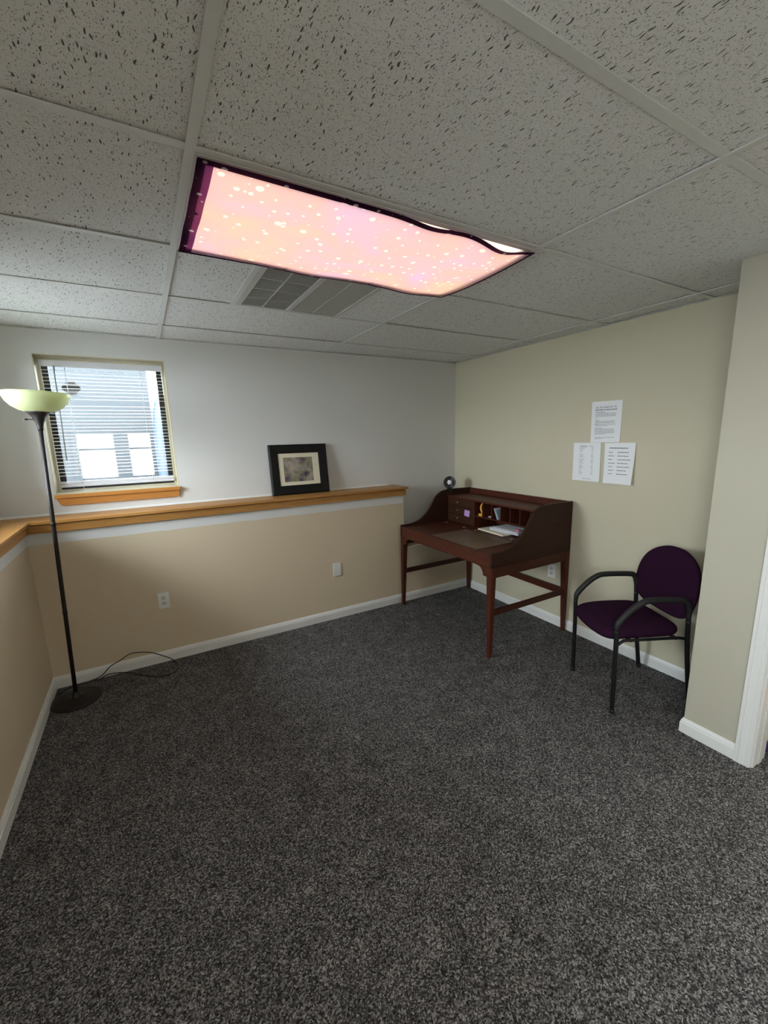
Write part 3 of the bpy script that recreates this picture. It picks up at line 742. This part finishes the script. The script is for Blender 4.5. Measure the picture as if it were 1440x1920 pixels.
# ------------------------------------------------------------------ torchiere floor lamp
lp = empty('floor_lamp', (-0.716, 1.775, 0)); tag(lp, 'tall dark torchiere floor lamp with pale green glass bowl by the window', 'floor lamp')
top = Vector((0.064, 0.03, 1.84)); axis = top.normalized()
lathe('base', [(0, 0), (0.132, 0.0), (0.134, 0.006), (0.132, 0.011), (0.10, 0.016), (0.05, 0.021), (0.022, 0.026), (0.017, 0.045), (0.014, 0.058), (0, 0.058)], 'bronze_metal', lp, 48)
tube('pole', [axis * 0.05, axis * 0.6, axis * 1.2, axis * 1.66], 0.0112, 'bronze_metal', lp, 14)
for q in (0.56, 1.10):
    tube('pole_joint', [axis * q, axis * (q + 0.02)], 0.0122, 'bronze_metal', lp, 14)
rotq = Vector((0, 0, 1)).rotation_difference(axis)
hd = lathe('reflector_cup', [(0, 0), (0.0125, 0), (0.014, 0.02), (0.020, 0.045), (0.032, 0.075), (0.050, 0.096), (0.062, 0.104), (0.058, 0.106), (0, 0.10)], 'bronze_metal', lp, 36)
hd.location = axis * 1.637; hd.rotation_mode = 'QUATERNION'; hd.rotation_quaternion = rotq
bwl = lathe('bowl_shade', [(0.054, 0.0), (0.085, 0.010), (0.115, 0.030), (0.137, 0.056), (0.149, 0.084), (0.153, 0.104), (0.150, 0.104), (0.146, 0.085), (0.134, 0.059), (0.112, 0.033), (0.083, 0.014), (0.052, 0.004)], 'bowl', lp, 56)
bwl.location = axis * 1.738; bwl.rotation_mode = 'QUATERNION'; bwl.rotation_quaternion = rotq
blb = lathe('bulb', [(0, 0), (0.018, 0), (0.018, 0.02), (0.028, 0.05), (0.022, 0.075), (0, 0.085)], 'bulb', lp, 16)
blb.location = axis * 1.74
c0 = axis * 1.70
tube('switch_knob', [c0 + Vector((-0.02, 0, 0)), c0 + Vector((-0.050, -0.006, 0.0))], 0.0022, 'bronze_metal', lp, 8)
tube('switch_knob', [c0 + Vector((-0.050, -0.006, 0.0)), c0 + Vector((-0.066, -0.009, 0.0))], 0.0042, 'bronze_metal', lp, 10)
# power cord
B0 = Vector((0.716, -1.775, 0))
cord = [(-0.83, 1.90, .006), (-0.76, 1.955, .006), (-0.68, 1.962, .008), (-0.60, 1.962, .025), (-0.537, 1.955, .083), (-0.482, 1.950, .108), (-0.419, 1.945, .142), (-0.36, 1.940, .139), (-0.298, 1.935, .122),
        (-0.233, 1.925, .086), (-0.170, 1.905, .045), (-0.145, 1.87, .012), (-0.150, 1.82, .006), (-0.20, 1.775, .006), (-0.285, 1.80, .006), (-0.375, 1.885, .006), (-0.43, 1.935, .012), (-0.50, 1.955, .022), (-0.56, 1.958, .026), (-0.605, 1.950, .012), (-0.62, 1.93, .006)]
tube('power_cord', smooth_path([Vector(c) + B0 for c in cord], 6), 0.0034, 'cable', lp, 8)

# ------------------------------------------------------------------ picture on the ledge
lean = math.atan2(0.050, 0.41)
pc = empty('picture_frame', (0.935, 2.140, 1.1052), (-lean, 0, math.radians(-0.8))); tag(pc, 'black framed abstract print leaning on the oak ledge', 'picture')
pw, ph = 0.246, 0.412
def frame_side(name, pts): return pts
ix0, ix1, iz0, iz1 = -0.173, 0.171, 0.077, 0.340
bm = bmesh.new()
def ringq(o, i, y):
    return [bm.verts.new((a, y, b)) for a, b in o]
out = [(-pw, 0), (pw, 0), (pw, ph), (-pw, ph)]; ot2 = [(-pw + .012, .012), (pw - .012, .012), (pw - .012, ph - .012), (-pw + .012, ph - .012)]
inn2 = [(ix0 - .01, iz0 - .01), (ix1 + .01, iz0 - .01), (ix1 + .01, iz1 + .01), (ix0 - .01, iz1 + .01)]; inn = [(ix0, iz0), (ix1, iz0), (ix1, iz1), (ix0, iz1)]
loops = [ringq(out, 0, 0.018), ringq(out, 0, 0.004), ringq(ot2, 0, -0.004), ringq(inn2, 0, 0.001), ringq(inn, 0, 0.005), ringq(inn, 0, 0.012)]
for a, b in zip(loops[:-1], loops[1:]):
    for k in range(4): bm.faces.new((a[k], a[(k + 1) % 4], b[(k + 1) % 4], b[k]))
link('frame', bm_mesh(bm, 'frame'), 'black_lacquer', pc)
box('backing_board', -pw + .004, pw - .004, 0.0125, 0.018, .004, ph - .004, 'black_lacquer', pc)
ax0, ax1, az0, az1 = -0.133, 0.116, 0.106, 0.306
boxes('mat_board', [(ix0, ax0, 0.0085, 0.0115, iz0, iz1), (ax1, ix1, 0.0085, 0.0115, iz0, iz1), (ax0, ax1, 0.0085, 0.0115, iz0, az0), (ax0, ax1, 0.0085, 0.0115, az1, iz1)], 'mat_board', pc)
box('print', ax0, ax1, 0.0102, 0.0118, az0, az1, 'art', pc)

# ------------------------------------------------------------------ outlets and plate
def plate(name, loc, rz, label, kind):
    t = empty(name, loc, (0, 0, rz)); tag(t, label, 'outlet' if kind else 'wall plate')
    box('cover_plate', -0.0355, 0.0355, -0.0055, -0.0002, -0.0575, 0.0575, 'white_plastic', t, 0.0022)
    if kind:
        for s in (-1, 1):
            zc = 0.0195 * s
            pts = [(0.0165 * math.cos(a), max(-0.0135, min(0.0135, 0.0165 * math.sin(a))) + zc) for a in [2 * math.pi * k / 24 for k in range(24)]]
            r = prism('receptacle', pts, -0.0072, -0.0055, 'y', 'receptacle', t)
            box('slot', -0.0075, -0.0050, -0.0078, -0.0072, zc + .0005, zc + .0085, 'slot_dark', r)
            box('slot', 0.0050, 0.0072, -0.0078, -0.0072, zc + .0015, zc + .0080, 'slot_dark', r)
            prism('slot', [(0.0028 * math.cos(a), zc - .0065 + .0028 * math.sin(a)) for a in [2 * math.pi * k / 10 for k in range(10)]], -0.0078, -0.0072, 'y', 'slot_dark', r)
        lathe('screw', [(0, -0.0008), (0.0028, -0.0008), (0.0028, 0.0006), (0, 0.0006)], 'white_plastic', t, 10).rotation_euler = (math.pi / 2, 0, 0)
    return t
plate('wall_outlet', (-0.174, YH, 0.457), 0, 'white double outlet on the beige half wall near the floor lamp', True)
plate('wall_outlet', (XR, 0.950, 0.447), -math.pi / 2, 'white double outlet on the cream wall seen under the desk', True)
plate('blank_wall_plate', (1.154, YH, 0.4415), 0, 'plain white blank plate on the beige half wall near the desk', False)

# ------------------------------------------------------------------ papers on the right wall
def paper(label, c, curl, kind):
    """c: corners (y, z) top-left, top-right, bottom-right, bottom-left as seen from the room"""
    cy = sum(p[0] for p in c) / 4; cz = min(p[1] for p in c)
    t = empty('paper_notice', (XR, cy, cz)); tag(t, label, 'notice', 'printed notices on the right wall')
    def pos(u, v, d=0.0):     # u right, v down
        y = (c[0][0] * (1 - u) + c[1][0] * u) * (1 - v) + (c[3][0] * (1 - u) + c[2][0] * u) * v
        z_ = (c[0][1] * (1 - u) + c[1][1] * u) * (1 - v) + (c[3][1] * (1 - u) + c[2][1] * u) * v
        return Vector((-0.0015 - curl(u, v) - d, y - cy, z_ - cz))
    bm = bmesh.new(); n = 12
    g = [[bm.verts.new(pos(i / n, j / n)) for j in range(n + 1)] for i in range(n + 1)]
    g2 = [[bm.verts.new(pos(i / n, j / n, -0.0004)) for j in range(n + 1)] for i in range(n + 1)]
    for i in range(n):
        for j in range(n):
            bm.faces.new((g[i][j], g[i + 1][j], g[i + 1][j + 1], g[i][j + 1])); bm.faces.new((g2[i][j], g2[i][j + 1], g2[i + 1][j + 1], g2[i + 1][j]))
    link('sheet', bm_mesh(bm, 'sheet'), 'paper', t, True)
    def marks(name, rects, mat):
        bm = bmesh.new()
        for u0, v0, u1, v1 in rects:
            k = max(1, int((u1 - u0) / 0.08))
            for q in range(k):
                a, b = u0 + (u1 - u0) * q / k, u0 + (u1 - u0) * (q + 1) / k
                bm.faces.new([bm.verts.new(pos(*uv, 0.0005)) for uv in ((a, v0), (b, v0), (b, v1), (a, v1))])
        o = link(name, bm_mesh(bm, name), mat, t); o['kind'] = 'stuff'; return o
    def text(body, u, v, hgt, width, shear=0.0, bold=0.0, mat='ink'):
        fc = bpy.data.curves.new('lettering', 'FONT'); fc.body = body; fc.size = 1.0; fc.shear = shear; fc.offset = bold
        ob = bpy.data.objects.new('lettering', fc); COL.objects.link(ob)
        dg = bpy.context.evaluated_depsgraph_get(); me = bpy.data.meshes.new_from_object(ob.evaluated_get(dg))
        bpy.data.objects.remove(ob, do_unlink=True)
        xs = [q.co.x for q in me.vertices]; ys = [q.co.y for q in me.vertices]
        x0, x1, y0, y1 = min(xs), max(xs), min(ys), max(ys)
        for q in me.vertices:
            q.co = pos(u + (q.co.x - x0) / (x1 - x0) * width, v - (q.co.y - 0) / 0.7 * hgt, 0.0006)
        o = link('lettering', me, mat, t); o['kind'] = 'stuff'; return o
    def words(u0, u1, v, h, rnd):
        r = []; x = u0
        while x < u1 - 0.01:
            w_ = min(rnd.uniform(0.025, 0.085), u1 - x); r.append((x, v, x + w_, v + h)); x += w_ + 0.012
        return r
    rnd = random.Random(kind * 11 + 3)
    if kind == 1:
        text('By The Guide For To', 0.15, 0.165, 0.045, 0.68, 0.35, 0.0)
        text('BODIES IN BALANCE', 0.13, 0.225, 0.034, 0.72, 0.25, 0.02)
        dark = words(0.14, 0.48, 0.262, 0.010, rnd) + words(0.14, 0.27, 0.452, 0.010, rnd) + words(0.14, 0.39, 0.645, 0.010, rnd)
        body = []
        for v0, rows, last in ((0.288, 5, 0.2), (0.478, 4, 0.25), (0.56, 2, 0.55), (0.672, 6, 0.5), (0.875, 2, 0.4)):
            for q in range(rows):
                body += words(0.14, (0.82 + rnd.uniform(-.05, .03)) if q < rows - 1 else last, v0 + q * 0.0235, 0.011, rnd)
        marks('print', dark, 'ink'); marks('print', body, 'grey_ink')
    elif kind == 2:
        marks('print', words(0.25, 0.52, 0.085, 0.014, rnd), 'ink')
        body = words(0.56, 0.74, 0.08, 0.010, rnd) + [(0.25, 0.11, 0.252, 0.84), (0.74, 0.11, 0.742, 0.84)]
        for q in range(28):
            v0 = 0.12 + q * 0.0255
            if q % 6 != 5:
                body += words(0.255, 0.255 + rnd.uniform(0.05, 0.2), v0, 0.009, rnd) + words(0.66 + rnd.uniform(0, .03), 0.735, v0, 0.009, rnd)
        body += words(0.38, 0.70, 0.935, 0.012, rnd)
        marks('print', body, 'grey_ink')
    else:
        marks('print', words(0.16, 0.76, 0.118, 0.018, rnd), 'ink')
        body = []
        for q in range(7):
            v0 = 0.225 + q * 0.088
            body += words(0.14 , 0.14 + rnd.uniform(.12, .22), v0, 0.014, rnd) + words(0.43, 0.43 + rnd.uniform(.30, .44), v0, 0.014, rnd)
        marks('print', body, 'ink')
    return t
paper('top printed notice with a bold two line heading', [(0.689, 1.767), (0.466, 1.765), (0.463, 1.488), (0.678, 1.485)], lambda u, v: 0.004 * v * v, 1)
paper('lower left printed notice with a faint narrow table', [(0.815, 1.482), (0.596, 1.484), (0.587, 1.208), (0.808, 1.207)], lambda u, v: 0.001 + 0.003 * v * v + 0.002 * u, 2)
paper('lower right printed notice with two columns of lines, edges curling', [(0.566, 1.483), (0.350, 1.484), (0.350, 1.206), (0.548, 1.206)], lambda u, v: 0.001 + 0.012 * v * v + 0.010 * (2 * u - 1) ** 2 * (0.3 + v), 3)

# ------------------------------------------------------------------ writing desk
dk0 = Vector((1.77, 0.775, 0))
ds = empty('writing_desk', dk0); tag(ds, 'reddish mahogany writing desk with scrolled sides and pigeonholes in the corner', 'desk')
DW, DD = 1.17, 0.82              # width along Y, depth along X
SZ = 0.752                       # writing surface
curve = [(0.0, 0.768), (0.05, 0.767), (0.10, 0.769), (0.155, 0.779), (0.205, 0.795), (0.27, 0.842), (0.32, 0.895), (0.355, 0.945), (0.385, 0.990), (0.42, 1.020), (0.47, 1.042), (0.55, 1.051), (0.64, 1.052), (DD, 1.048)]
cpts = [(p.x, p.z) for p in smooth_path([(x, 0, z) for x, z in curve], 4)]
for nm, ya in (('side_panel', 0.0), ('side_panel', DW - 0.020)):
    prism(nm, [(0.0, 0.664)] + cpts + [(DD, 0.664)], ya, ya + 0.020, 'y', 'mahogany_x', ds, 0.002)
def leg(xc, yc, sx, sy):
    """square leg, outer faces straight, inner faces tapering; (xc, yc) outer corner, sx/sy point inwards"""
    bm = bmesh.new(); rings = []
    for z_, w_ in ((0.0, 0.027), (0.586, 0.047), (0.662, 0.050)):
        rings.append([bm.verts.new((xc + sx * a * w_, yc + sy * b * w_, z_)) for a, b in ((0, 0), (1, 0), (1, 1), (0, 1))])
    bm.faces.new(rings[0]); bm.faces.new(rings[-1])
    for a, b in zip(rings[:-1], rings[1:]):
        for k in range(4): bm.faces.new((a[k], a[(k + 1) % 4], b[(k + 1) % 4], b[k]))
    bmesh.ops.recalc_face_normals(bm, faces=bm.faces)
    bmesh.ops.bevel(bm, geom=[e for e in bm.edges if abs((e.verts[0].co - e.verts[1].co).z) > 0.05], offset=0.002, segments=1, affect='EDGES')
    link('leg', bm_mesh(bm, 'leg'), 'mahogany_z', ds)
leg(0.0, 0.0, 1, 1); leg(0.0, DW, 1, -1); leg(DD, 0.0, -1, 1); leg(DD, DW, -1, -1)
for ya in (0.003, DW - 0.023):
    box('side_rail', 0.050, DD - 0.050, ya, ya + 0.020, 0.588, 0.662, 'mahogany_red_x', ds, 0.001)
box('back_rail', DD - 0.024, DD - 0.004, 0.050, DW - 0.050, 0.588, 0.662, 'mahogany_y', ds, 0.001)
# front apron with bracketed ends
def bracket(y0, s):
    return [(y0, 0.594), (y0 + s * 0.036, 0.594), (y0 + s * 0.037, 0.602), (y0 + s * 0.041, 0.618), (y0 + s * 0.052, 0.636), (y0 + s * 0.070, 0.650), (y0 + s * 0.090, 0.655), (y0 + s * 0.12, 0.657)]
lo = bracket(0.047, 1); hi_ = bracket(DW - 0.047, -1)
prism('front_apron', [(0.047, 0.662)] + lo + list(reversed(hi_)) + [(DW - 0.047, 0.662)], 0.002, 0.022, 'x', 'mahogany_y', ds, 0.001)
box('front_board', 0.0015, 0.022, 0.0205, DW - 0.0205, 0.664, 0.742, 'mahogany_y', ds, 0.001)
box('front_lip', -0.002, 0.026, 0.0205, DW - 0.0205, 0.7425, 0.7545, 'mahogany_y', ds, 0.002)
prism('keyhole', [(0.19 + 0.008 * math.cos(2 * math.pi * k / 14), 0.735 + 0.010 * math.sin(2 * math.pi * k / 14)) for k in range(14)], -0.001, 0.0014, 'x', 'slot_dark', ds)
box('writing_surface', 0.0265, DD - 0.02, 0.0205, DW - 0.0205, 0.732, SZ - 0.002, 'mahogany_y', ds)
box('leather_inset', 0.036, 0.405, 0.19, 0.735, SZ - 0.0018, SZ + 0.0015, 'leather', ds, 0.0008)
box('back_panel', DD - 0.018, DD - 0.002, 0.0205, DW - 0.0205, 0.664, 1.046, 'mahogany_y', ds)
HX = 0.53                        # front of the pigeonhole unit
box('top_shelf', HX - 0.010, DD - 0.0185, 0.0205, DW - 0.0205, 0.980, 0.996, 'mahogany_y', ds, 0.002)
yd = 0.775                       # drawer stack starts here (far side)
box('pigeonhole_floor', HX, DD - 0.0185, 0.0205, yd, 0.846, 0.854, 'mahogany_y', ds, 0.001)
box('stack_side', HX, DD - 0.0185, yd, yd + 0.012, SZ - 0.0015, 0.9795, 'mahogany_z', ds, 0.001)
box('drawer_stack', HX + 0.012, DD - 0.0185, yd + 0.0125, DW - 0.021, SZ - 0.0015, 0.9795, 'mahogany_dark', ds)
for k in range(3):
    z0 = 0.760 + k * 0.0735
    d_ = box('drawer', HX, HX + 0.0118, yd + 0.014, DW - 0.023, z0, z0 + 0.070, 'mahogany_dark', ds, 0.0015)
    kn = lathe('knob', [(0, 0), (0.004, 0), (0.004, 0.006), (0.008, 0.010), (0.008, 0.014), (0.004, 0.017), (0, 0.0175)], 'knob', d_, 14)
    kn.location = (HX, 0.995, z0 + 0.038); kn.rotation_euler = (0, -math.pi / 2, 0)
for k in range(1, 7):
    y_ = yd - 0.104 * k
    box('divider', HX + 0.003, DD - 0.0185, y_ - 0.004, y_ + 0.004, 0.8545, 0.9795, 'mahogany_z', ds, 0.001)
for y_ in (1.062, 0.807, 0.656, 0.25):
    box('hinge', 0.435, 0.462, y_ - 0.016, y_ + 0.016, SZ - 0.0018, SZ + 0.004, 'brass', ds, 0.001)
for ya in (0.052, DW - 0.052):
    yy = 0.006 if ya < 0.5 else DW - 0.026
    box('stretcher', 0.034, DD - 0.034, yy + 0.003, yy + 0.021, 0.308, 0.350, 'mahogany_red_x', ds, 0.001)
box('stretcher', DD - 0.034, DD - 0.014, 0.036, DW - 0.036, 0.300, 0.352, 'mahogany_y', ds, 0.001)

# things in and on the desk
nt_ = box('sticky_note', 1.77 + HX - 0.0028, 1.77 + HX - 0.0020, -0.035, 0.035, -0.028, 0.028, 'note'); 
for v in nt_.data.vertices: v.co.x += 0.003 * max(0, (-v.co.z) / 0.028) * -1 + (0 if v.co.z > 0 else 0)
nt_.location = (0, 1.644, 0.859); nt_.rotation_euler = (0.06, 0, 0)
tag(nt_, 'lilac sticky note stuck on the small desk drawers', 'sticky note')
ye = empty('curved_ornament', (2.322, 1.492, 0.8542)); tag(ye, 'thin curved yellow item standing in the pigeonhole nearest the drawers', 'ornament')
tube('stem', smooth_path([(0, -0.012, 0.02), (0, -0.014, 0.04), (0, -0.004, 0.060), (0, -0.002, 0.080), (0, -0.012, 0.104), (0, -0.028, 0.118)], 6), [0.005 + 0.004 * math.sin(math.pi * k / 30) for k in range(31)], 'yellow', ye, 8)
boxes('foot', [(-0.014, 0.014, -0.024, -0.006, 0, 0.018), (-0.014, 0.014, -0.004, 0.012, 0, 0.010), (-0.012, 0.012, -0.022, 0.020, 0.010, 0.022)], 'yellow', ye, 0.003)
cr_ = empty('crumpled_paper', (2.34, 1.385, 0.8542)); tag(cr_, 'small crumpled grey wrapper lying in the second pigeonhole', 'wrapper')
bm = bmesh.new(); bmesh.ops.create_icosphere(bm, subdivisions=2, radius=0.02)
for v in bm.verts: v.co = Vector((v.co.x * 1.2, v.co.y * 1.5, (v.co.z + 0.02) * 0.35)) * random.uniform(0.8, 1.1)
zmin = min(v.co.z for v in bm.verts)
for v in bm.verts: v.co.z -= zmin
link('wrapper_body', bm_mesh(bm, 'wrapper_body'), 'grey_paper', cr_)
for nm, lab, mat, yo, a in (('leaflet', 'white folded leaflet leaning in the third pigeonhole', 'paper', 1.283, -0.40), ('leaflet', 'pale blue leaflet leaning in the third pigeonhole', 'blue_paper', 1.268, -0.40)):
    lf = box(nm, -0.045, 0.045, -0.0012, 0.0012, 0.0, 0.100 if mat == 'paper' else 0.088, mat, None); lf.location = (2.356, yo, 0.8556); lf.rotation_euler = (a, 0, 0.10); tag(lf, lab, 'leaflet', 'leaflets in the third pigeonhole')
pd = box('paper_stack', -0.09, 0.09, -0.155, 0.155, 0, 0.010, 'cream_paper', None, 0.001); pd.location = (2.33, 1.285, SZ + 0.0005); pd.rotation_euler = (0, 0, -0.06); tag(pd, 'cream paper pad lying in the open slot below the pigeonholes', 'paper')
p2 = box('paper_stack', -0.10, 0.10, -0.15, 0.15, 0, 0.022, 'grey_paper', None, 0.001); p2.location = (2.40, 1.20, SZ + 0.0115); p2.rotation_euler = (0, 0, 0.05); tag(p2, 'grey and white stack of papers on top of the cream pad', 'paper')
p3 = box('paper_stack', -0.085, 0.085, -0.135, 0.135, 0, 0.003, 'paper', None, 0.0005); p3.location = (2.39, 1.19, SZ + 0.0345); p3.rotation_euler = (0, 0, -0.04); tag(p3, 'white sheets lying topmost in the open desk slot', 'paper')
pk = empty('eraser', (2.345, 1.085, SZ + 0.0378)); tag(pk, 'small pink item on the paper stack at the right end', 'eraser')
box('body', -0.012, 0.012, -0.02, 0.02, 0, 0.014, 'pink', pk, 0.003)

# clip lamp on the far side panel
cl = empty('clip_lamp', (2.325, 1.9365, 1.0525)); tag(cl, 'small dark grey clip lamp with white bulb on the desk corner', 'clip lamp')
boxes('clip', [(-0.016, 0.016, -0.024, -0.0185, -0.032, 0.006), (-0.016, 0.016, 0.012, 0.017, -0.032, 0.006), (-0.016, 0.016, -0.024, 0.017, 0.0065, 0.012)], 'black_plastic', cl, 0.001)
tube('arm', [(0, 0, 0.010), (0.006, 0.004, 0.028), (0.012, 0.010, 0.040)], 0.006, 'black_plastic', cl, 10)
face = (CAM - Vector((2.335, 1.945, 1.10))); face.z *= 0.7; face.normalize()
q_ = Vector((0, 0, 1)).rotation_difference(face)
sh = lathe('shade', [(0.049, 0.0), (0.047, -0.020), (0.040, -0.045), (0.026, -0.064), (0.016, -0.070), (0, -0.071), (0, -0.069), (0.015, -0.067), (0.024, -0.061), (0.037, -0.043), (0.044, -0.020), (0.046, 0.0)], 'shade_grey', cl, 32)
sh.location = (0.012, 0.012, 0.060); sh.scale = (1.2, 1.2, 1.1); sh.rotation_mode = 'QUATERNION'; sh.rotation_quaternion = q_
bb = lathe('bulb', [(0, -0.055), (0.010, -0.055), (0.012, -0.040), (0.020, -0.022), (0.021, -0.012), (0.016, -0.003), (0.007, 0.001), (0, 0.002)], 'bulb', cl, 20)
bb.location = sh.location; bb.scale = (1.1, 1.1, 1.1); bb.rotation_mode = 'QUATERNION'; bb.rotation_quaternion = q_

# ------------------------------------------------------------------ plum armchair
yaw = math.atan2(0.447, -0.894)            # local +X = forward
ch = empty('arm_chair', (2.240, 0.070, 0), (0, 0, yaw)); tag(ch, 'plum fabric side chair with black tubular arms against the cream wall', 'chair')
for s in (1, -1):
    y_ = 0.222 * s
    path = [(0.226, y_, 0.0), (0.229, y_, 0.15), (0.232, y_, 0.30), (0.235, y_, 0.43), (0.238, y_, 0.500), (0.228, y_, 0.545), (0.170, y_, 0.610), (0.110, y_, 0.652), (0.055, y_, 0.664), (-0.095, y_, 0.660), (-0.140, y_, 0.648), (-0.160, y_, 0.605), (-0.164, y_, 0.54), (-0.171, y_, 0.43), (-0.186, y_, 0.30), (-0.208, y_, 0.15), (-0.230, y_, 0.0)]
    sp_ = smooth_path(path, 5)
    tube('leg', sp_[:21], 0.0125, 'black_metal', ch, 12)                 # front leg up to the arm
    tube('arm', sp_[20:61], [0.0125 + 0.0045 * min(1, min(k, 40 - k) / 5) for k in range(41)], 'black_plastic', ch, 12)
    tube('leg', sp_[60:], 0.0125, 'black_metal', ch, 12)                 # rear leg
    tube('seat_rail', [(0.226, y_ * 0.985, 0.412), (0.19, y_ * 0.975, 0.435), (-0.12, y_ * 0.975, 0.435), (-0.168, y_ * 0.985, 0.428)], 0.0085, 'black_metal', ch, 10)
tube('back_bracket', [(-0.166, -0.222, 0.54), (-0.195, -0.18, 0.55), (-0.205, 0.0, 0.555), (-0.195, 0.18, 0.55), (-0.166, 0.222, 0.54)], 0.009, 'black_metal', ch, 10)
tube('seat_rail', [(0.14, -0.205, 0.425), (0.14, 0.205, 0.425)], 0.0095, 'black_metal', ch, 10)
tube('seat_rail', [(-0.12, -0.205, 0.425), (-0.12, 0.205, 0.425)], 0.0095, 'black_metal', ch, 10)
for xx, yy in ((0.226, 0.222), (0.226, -0.222), (-0.230, 0.222), (-0.230, -0.222)):
    lathe('foot_cap', [(0, 0), (0.0145, 0), (0.0145, 0.018), (0.0128, 0.022), (0, 0.022)], 'black_plastic', ch, 12, (xx, yy, 0))
def cushion(name, outline, thick, crown, place, rings=7, edge=0.5):
    """padded pad from a closed outline; place(a, b, h) -> local position"""
    n = len(outline); ca = sum(p[0] for p in outline) / n; cb = sum(p[1] for p in outline) / n
    bm = bmesh.new(); lay = []
    for side in (1, -1):
        L_ = []
        for t_ in (1.0, 0.997, 0.988, 0.972, 0.945, 0.90, 0.80, 0.6, 0.3):
            h = side * thick / 2 * (1 - t_ ** 14) ** 0.5
            h += (crown * (1 - t_ ** 2) if side > 0 else 0)
            L_.append([bm.verts.new(place(ca + (a - ca) * t_, cb + (b - cb) * t_, h)) for a, b in outline])
        c_ = bm.verts.new(place(ca, cb, side * thick / 2 + (crown if side > 0 else 0)))
        lay.append((L_, c_))
    for L_, c_ in lay:
        for a, b in zip(L_[:-1], L_[1:]):
            for k in range(n): bm.faces.new((a[k], a[(k + 1) % n], b[(k + 1) % n], b[k]))
        for k in range(n): bm.faces.new((L_[-1][k], L_[-1][(k + 1) % n], c_))
    bmesh.ops.remove_doubles(bm, verts=bm.verts, dist=0.0003)
    return link(name, bm_mesh(bm, name), 'plum_fabric', ch, True)
half = [(0.285, 0.0), (0.283, 0.07), (0.275, 0.135), (0.255, 0.182), (0.210, 0.205), (0.10, 0.216), (0.0, 0.216), (-0.09, 0.209), (-0.135, 0.188), (-0.158, 0.150), (-0.166, 0.08), (-0.168, 0.0)]
seat_out = [(p.x, p.y) for p in smooth_path([(a, b, 0) for a, b in half], 4)]
seat_out = seat_out + [(a, -b) for a, b in reversed(seat_out[1:-1])]
def seat_place(a, b, h):
    dip = 0.016 * max(0, (a - 0.10) / 0.18) ** 2
    return Vector((a, b, 0.459 + h - dip + 0.006 * (b / 0.2) ** 2))
cushion('seat', seat_out, 0.068, 0.004, seat_place, 9)
bh = [(0.0, 0.888), (0.06, 0.884), (0.12, 0.866), (0.17, 0.838), (0.212, 0.795), (0.238, 0.735), (0.245, 0.670), (0.236, 0.605), (0.212, 0.552), (0.165, 0.522), (0.10, 0.508), (0.0, 0.504)]
back_out = [(p.x, p.y) for p in smooth_path([(a, b, 0) for a, b in bh], 4)]
back_out = back_out + [(-a, b) for a, b in reversed(back_out[1:-1])]
def back_place(a, b, h):
    rec = -0.172 - 0.17 * (b - 0.50)
    return Vector((rec + h + 0.35 * a * a, a, b))
cushion('backrest', back_out, 0.045, 0.004, back_place)

# ------------------------------------------------------------------ sliver of the next room
tag(box('storage_bin', 2.30, 2.62, -0.86, -0.52, 0.0, 0.05, 'purple_bin', None, 0.004), 'purple bin on the floor just inside the doorway', 'bin')
tag(box('board_game', 2.31, 2.61, -0.85, -0.53, 0.0502, 0.08, 'cream_lid', None, 0.003), 'cream box lying on the purple bin', 'box')
tag(box('storage_box', 2.32, 2.60, -0.85, -0.54, 0.0802, 0.20, 'black_plastic', None, 0.004), 'black box on top of the cream box inside the doorway', 'box')
tag(box('storage_box', 2.32, 2.60, -0.85, -0.54, 0.2002, 0.50, 'orange_card', None, 0.004), 'orange box topmost on the stack inside the doorway', 'box')
